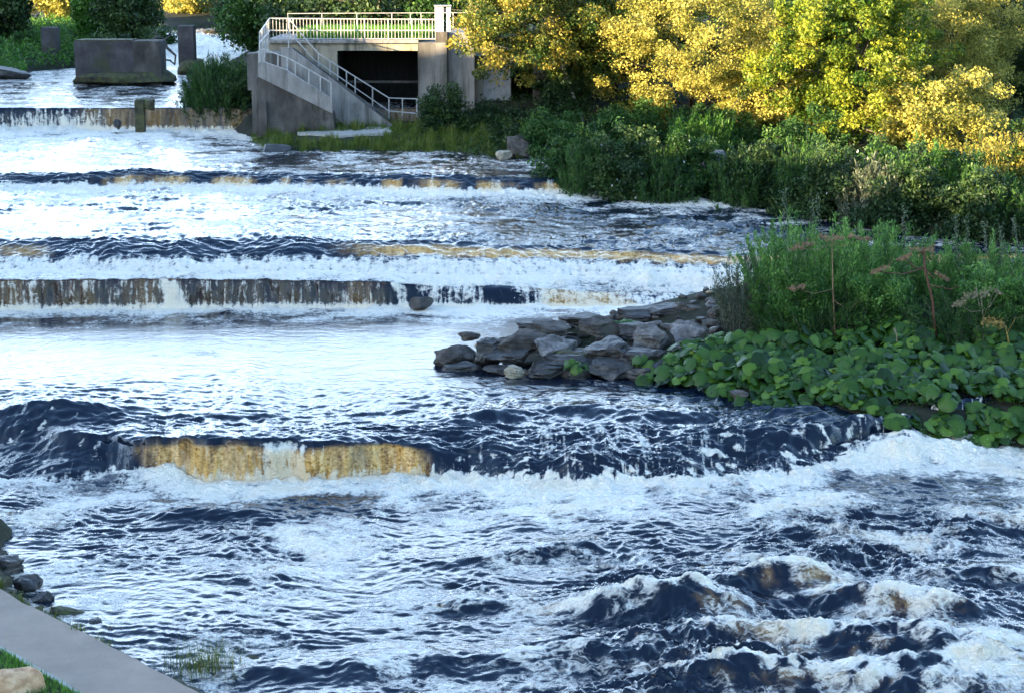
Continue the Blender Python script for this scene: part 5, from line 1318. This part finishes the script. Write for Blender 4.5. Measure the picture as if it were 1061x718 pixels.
# --- dry hogweed
def umbel(rs, hub, r, tilt, n=16, droop=.25):
    m = MB(); d0 = np.array([tilt[0], tilt[1], 1.0]); d0 /= np.linalg.norm(d0)
    a = np.cross(d0, [0, 1, 0.2]); a /= np.linalg.norm(a); b = np.cross(d0, a)
    for i in range(n):
        q = 2 * math.pi * i / n + rs.rand() * .3; k = rs.uniform(.75, 1.05) * r
        o = a * math.cos(q) + b * math.sin(q)
        e = hub + o * k + d0 * r * (.28 - droop * rs.rand())
        m.tube([hub, hub + o * k * .55 + d0 * r * .3, e], [.009, .007, .005], 3)
        for j in range(5):
            e2 = e + (o * rs.uniform(-.3, .6) + rs.randn(3) * .6 + d0 * .7) * r * .16
            m.tube([e, e2], [.006, .004], 3)
            m.add([e2 + rs.randn(3) * .022 for _ in range(4)], [(0, 1, 2), (0, 2, 3), (0, 3, 1), (1, 3, 2)])
    return m
HG = [
 ('dead hogweed with three flat brown flower heads in front of the willow', 'stalk', [(866, 348), (863, 300), (862, 252)], [(831, 252, .34, (-.3, 0)), (862, 244, .34, (0, -.1)), (889, 243, .3, (.2, 0)), (826, 294, .24, (-.3, 0))], [(880, 322), (893, 308)], 54.2),
 ('thick reddish dead hogweed stalk with a drooping brown head', 'stalk_red', [(972, 344), (966, 310), (958, 278), (957, 256)], [(955, 256, .34, (0, 0)), (938, 262, .2, (-.5, 0)), (975, 282, .22, (.6, 0)), (912, 276, .26, (-.4, 0))], [(985, 300), (995, 296)], 53.4),
 ('pale dead hogweed with an arching straw-coloured flower head', 'stalk_pale', [(1021, 346), (1018, 322), (1016, 304)], [(1013, 302, .36, (-.2, 0)), (995, 310, .2, (-.5, 0)), (1034, 298, .12, (.6, 0))], [(1028, 306), (1034, 296)], 53.0),
 ('small dead hogweed with a bright orange flower head near the right edge', 'stalk_gold', [(1050, 356), (1042, 338), (1030, 332)], [(1029, 330, .28, (0, -.2))], [(1052, 330), (1062, 328)], 52.4),
 ('thin broken dead stalk low among the broad leaves', 'stalk_pale', [(931, 356), (929, 346), (926, 340)], [], [(928, 341), (927, 339)], 52.6)]
for i, (lb, mt, stem, ums, side, Yd) in enumerate(HG):
    rs = np.random.RandomState(800 + i)
    pts = [at(x, y, Y=Yd) for x, y in stem]; pts[0][2] = min(pts[0][2], gz(pts[0][0], pts[0][1])) - .05
    b = pts[0].copy(); rt = empty('dead_hogweed', b, lb, 'plant')
    th = {1: .05}.get(i, .026)
    m = MB(); m.tube([p - b for p in pts], [th] + [th * .7] * (len(pts) - 2) + [th * .45], 6)
    mid = pts[len(pts) // 2] - b
    sp = [at(x, y, Y=Yd) - b for x, y in side]; m.tube([mid * .8, sp[0], sp[1]], [th * .4, th * .3, th * .15], 5)
    for (x, y, r, tl) in ums:
        e = at(x, y + 6, Y=Yd - .1) - b; fr = (pts[-1] - b) if abs(x - stem[-1][0]) < 40 and y < 262 else mid
        cpt = (fr + e) / 2 + np.array([0, 0, -.12]); m.tube([fr, cpt, e], [th * .4, th * .35, th * .25], 5)
    m.build('stem', M[mt], rt, smooth=True)
    for (x, y, r, tl) in ums:
        umbel(rs, at(x, y + 6, Y=Yd - .1) - b, r, tl).build('flower_head', M[mt if mt != 'stalk_red' else 'stalk'], rt)

# --- grass tufts by the path and on rocks
def tuft(label, p, n, h, rad, mat, seed, w=.012, lean=.6, name='grass_tuft'):
    rs = np.random.RandomState(seed); q = rs.rand(n) * 6.28; r = rad * rs.rand(n) ** .6
    b = np.c_[np.cos(q) * r, np.sin(q) * r * .7, np.zeros(n) - .03]
    V, F, t = blades(rs, b, h, w, lean)
    o = mesh_np(name, V, F, M[mat], attrs={'rnd': t}); o.location = [float(c) for c in p]
    return tag(o, label, 'grass')
for i, (px, py, Yd, n, h, rad, lb) in enumerate([(212, 700, 33.6, 300, .6, .75, 'tall thin grass tuft on the stones between path and water'), (180, 692, 34.2, 200, .25, .35, 'short grass tuft left of the tall tuft by the path'), (240, 708, 33.2, 200, .22, .3, 'low grass tuft at the water right of the tall tuft'), (2, 560, 42.7, 220, .25, .5, 'grass growing on the mossy rock at the left edge')]):
    p = at(px, py, Y=Yd); tuft(lb, p, n, h, rad, 'grass_dull', 900 + i, lean=1.0)

rs3 = np.random.RandomState(44)
for i in range(16):
    t = rs3.uniform(-.8, 4.6); p = pA + pd * t + pn * rs3.uniform(.02, .22)
    o = tuft('small weedy grass tuft rooted in the stones along the edge of the path', (p[0], p[1], max(gz(p[0], p[1]), .1)), 60, rs3.uniform(.12, .3), rs3.uniform(.08, .2), 'grass_dull', 950 + i, lean=1.0)
    o['group'] = 'grass tufts along the path edge'
# ------------------------------------------------------------------ light
SUN_EL = R(9.5); SUN_AZ = R(-120)             # azimuth from +Y towards +X
sd = Vector((math.sin(SUN_AZ) * math.cos(SUN_EL), math.cos(SUN_AZ) * math.cos(SUN_EL), math.sin(SUN_EL)))
world = bpy.data.worlds.new("World"); sc.world = world; world.use_nodes = True
nt = world.node_tree; bg = nt.nodes['Background']
sky = nt.nodes.new("ShaderNodeTexSky"); sky.sky_type = 'NISHITA'; sky.sun_disc = False
sky.sun_elevation = SUN_EL; sky.sun_rotation = SUN_AZ % (2 * math.pi)
sky.air_density = 1.0; sky.dust_density = 1.0; sky.ozone_density = 1.3
# unseen bright broken cloud, added low upstream to brighten the water's reflections
g_ = nt.nodes.new("ShaderNodeTexCoord"); mp_ = nt.nodes.new("ShaderNodeMapping"); mp_.inputs['Scale'].default_value = (1.0, 1.0, 2.6)
nt.links.new(g_.outputs['Generated'], mp_.inputs[0])
cf = ramp(nt, noise(nt, mp_.outputs[0], 2.4, 6, 0.58, 0.3), [(0.30, (0, 0, 0)), (0.52, (1, 1, 1))])
sx = nt.nodes.new("ShaderNodeSeparateXYZ"); nt.links.new(g_.outputs['Generated'], sx.inputs[0])
band = ramp(nt, sx.outputs[2], [(0.0, (.8, .8, .8)), (0.06, (1, 1, 1)), (0.28, (.9, .9, .9)), (0.5, (0.0, 0.0, 0.0))])
mry = N(nt, "ShaderNodeMapRange"); mry.interpolation_type = 'SMOOTHSTEP'; mry.inputs['From Min'].default_value = -0.1; mry.inputs['From Max'].default_value = 0.75
nt.links.new(sx.outputs[1], mry.inputs['Value'])
blue = nt.nodes.new("ShaderNodeMix"); blue.data_type = 'RGBA'; blue.blend_type = 'MULTIPLY'; blue.inputs[0].default_value = 1.0
nt.links.new(sky.outputs[0], blue.inputs[6]); blue.inputs[7].default_value = (0.74, 0.88, 1.04, 1)
nt.links.new(mixc(nt, math_n(nt, 'MULTIPLY', math_n(nt, 'MULTIPLY', cf, band), mry.outputs[0]), blue.outputs[2], (6.0, 8.1, 10.8)), bg.inputs[0]); bg.inputs[1].default_value = 0.15
sun_d = bpy.data.lights.new("sun", 'SUN'); sun_d.energy = 5.0; sun_d.angle = R(0.5); sun_d.color = (1.0, 0.78, 0.44)
sun = bpy.data.objects.new("sun", sun_d); COL.objects.link(sun)
sun.rotation_euler = (-sd).to_track_quat('-Z', 'Y').to_euler(); sun.location = (-60, 0, 60)
vs_ = sc.view_settings; vs_.view_transform = 'Standard'; vs_.look = 'None'; vs_.gamma = 1.0; vs_.exposure = 2.65; vs_.use_curve_mapping = False
sc.render.engine = 'CYCLES'
cy = sc.cycles; cy.max_bounces = 6; cy.diffuse_bounces = 2; cy.glossy_bounces = 3; cy.transmission_bounces = 3; cy.transparent_max_bounces = 4
cy.use_denoising = True; cy.use_adaptive_sampling = True; cy.adaptive_threshold = 0.02
cy.caustics_reflective = False; cy.caustics_refractive = False
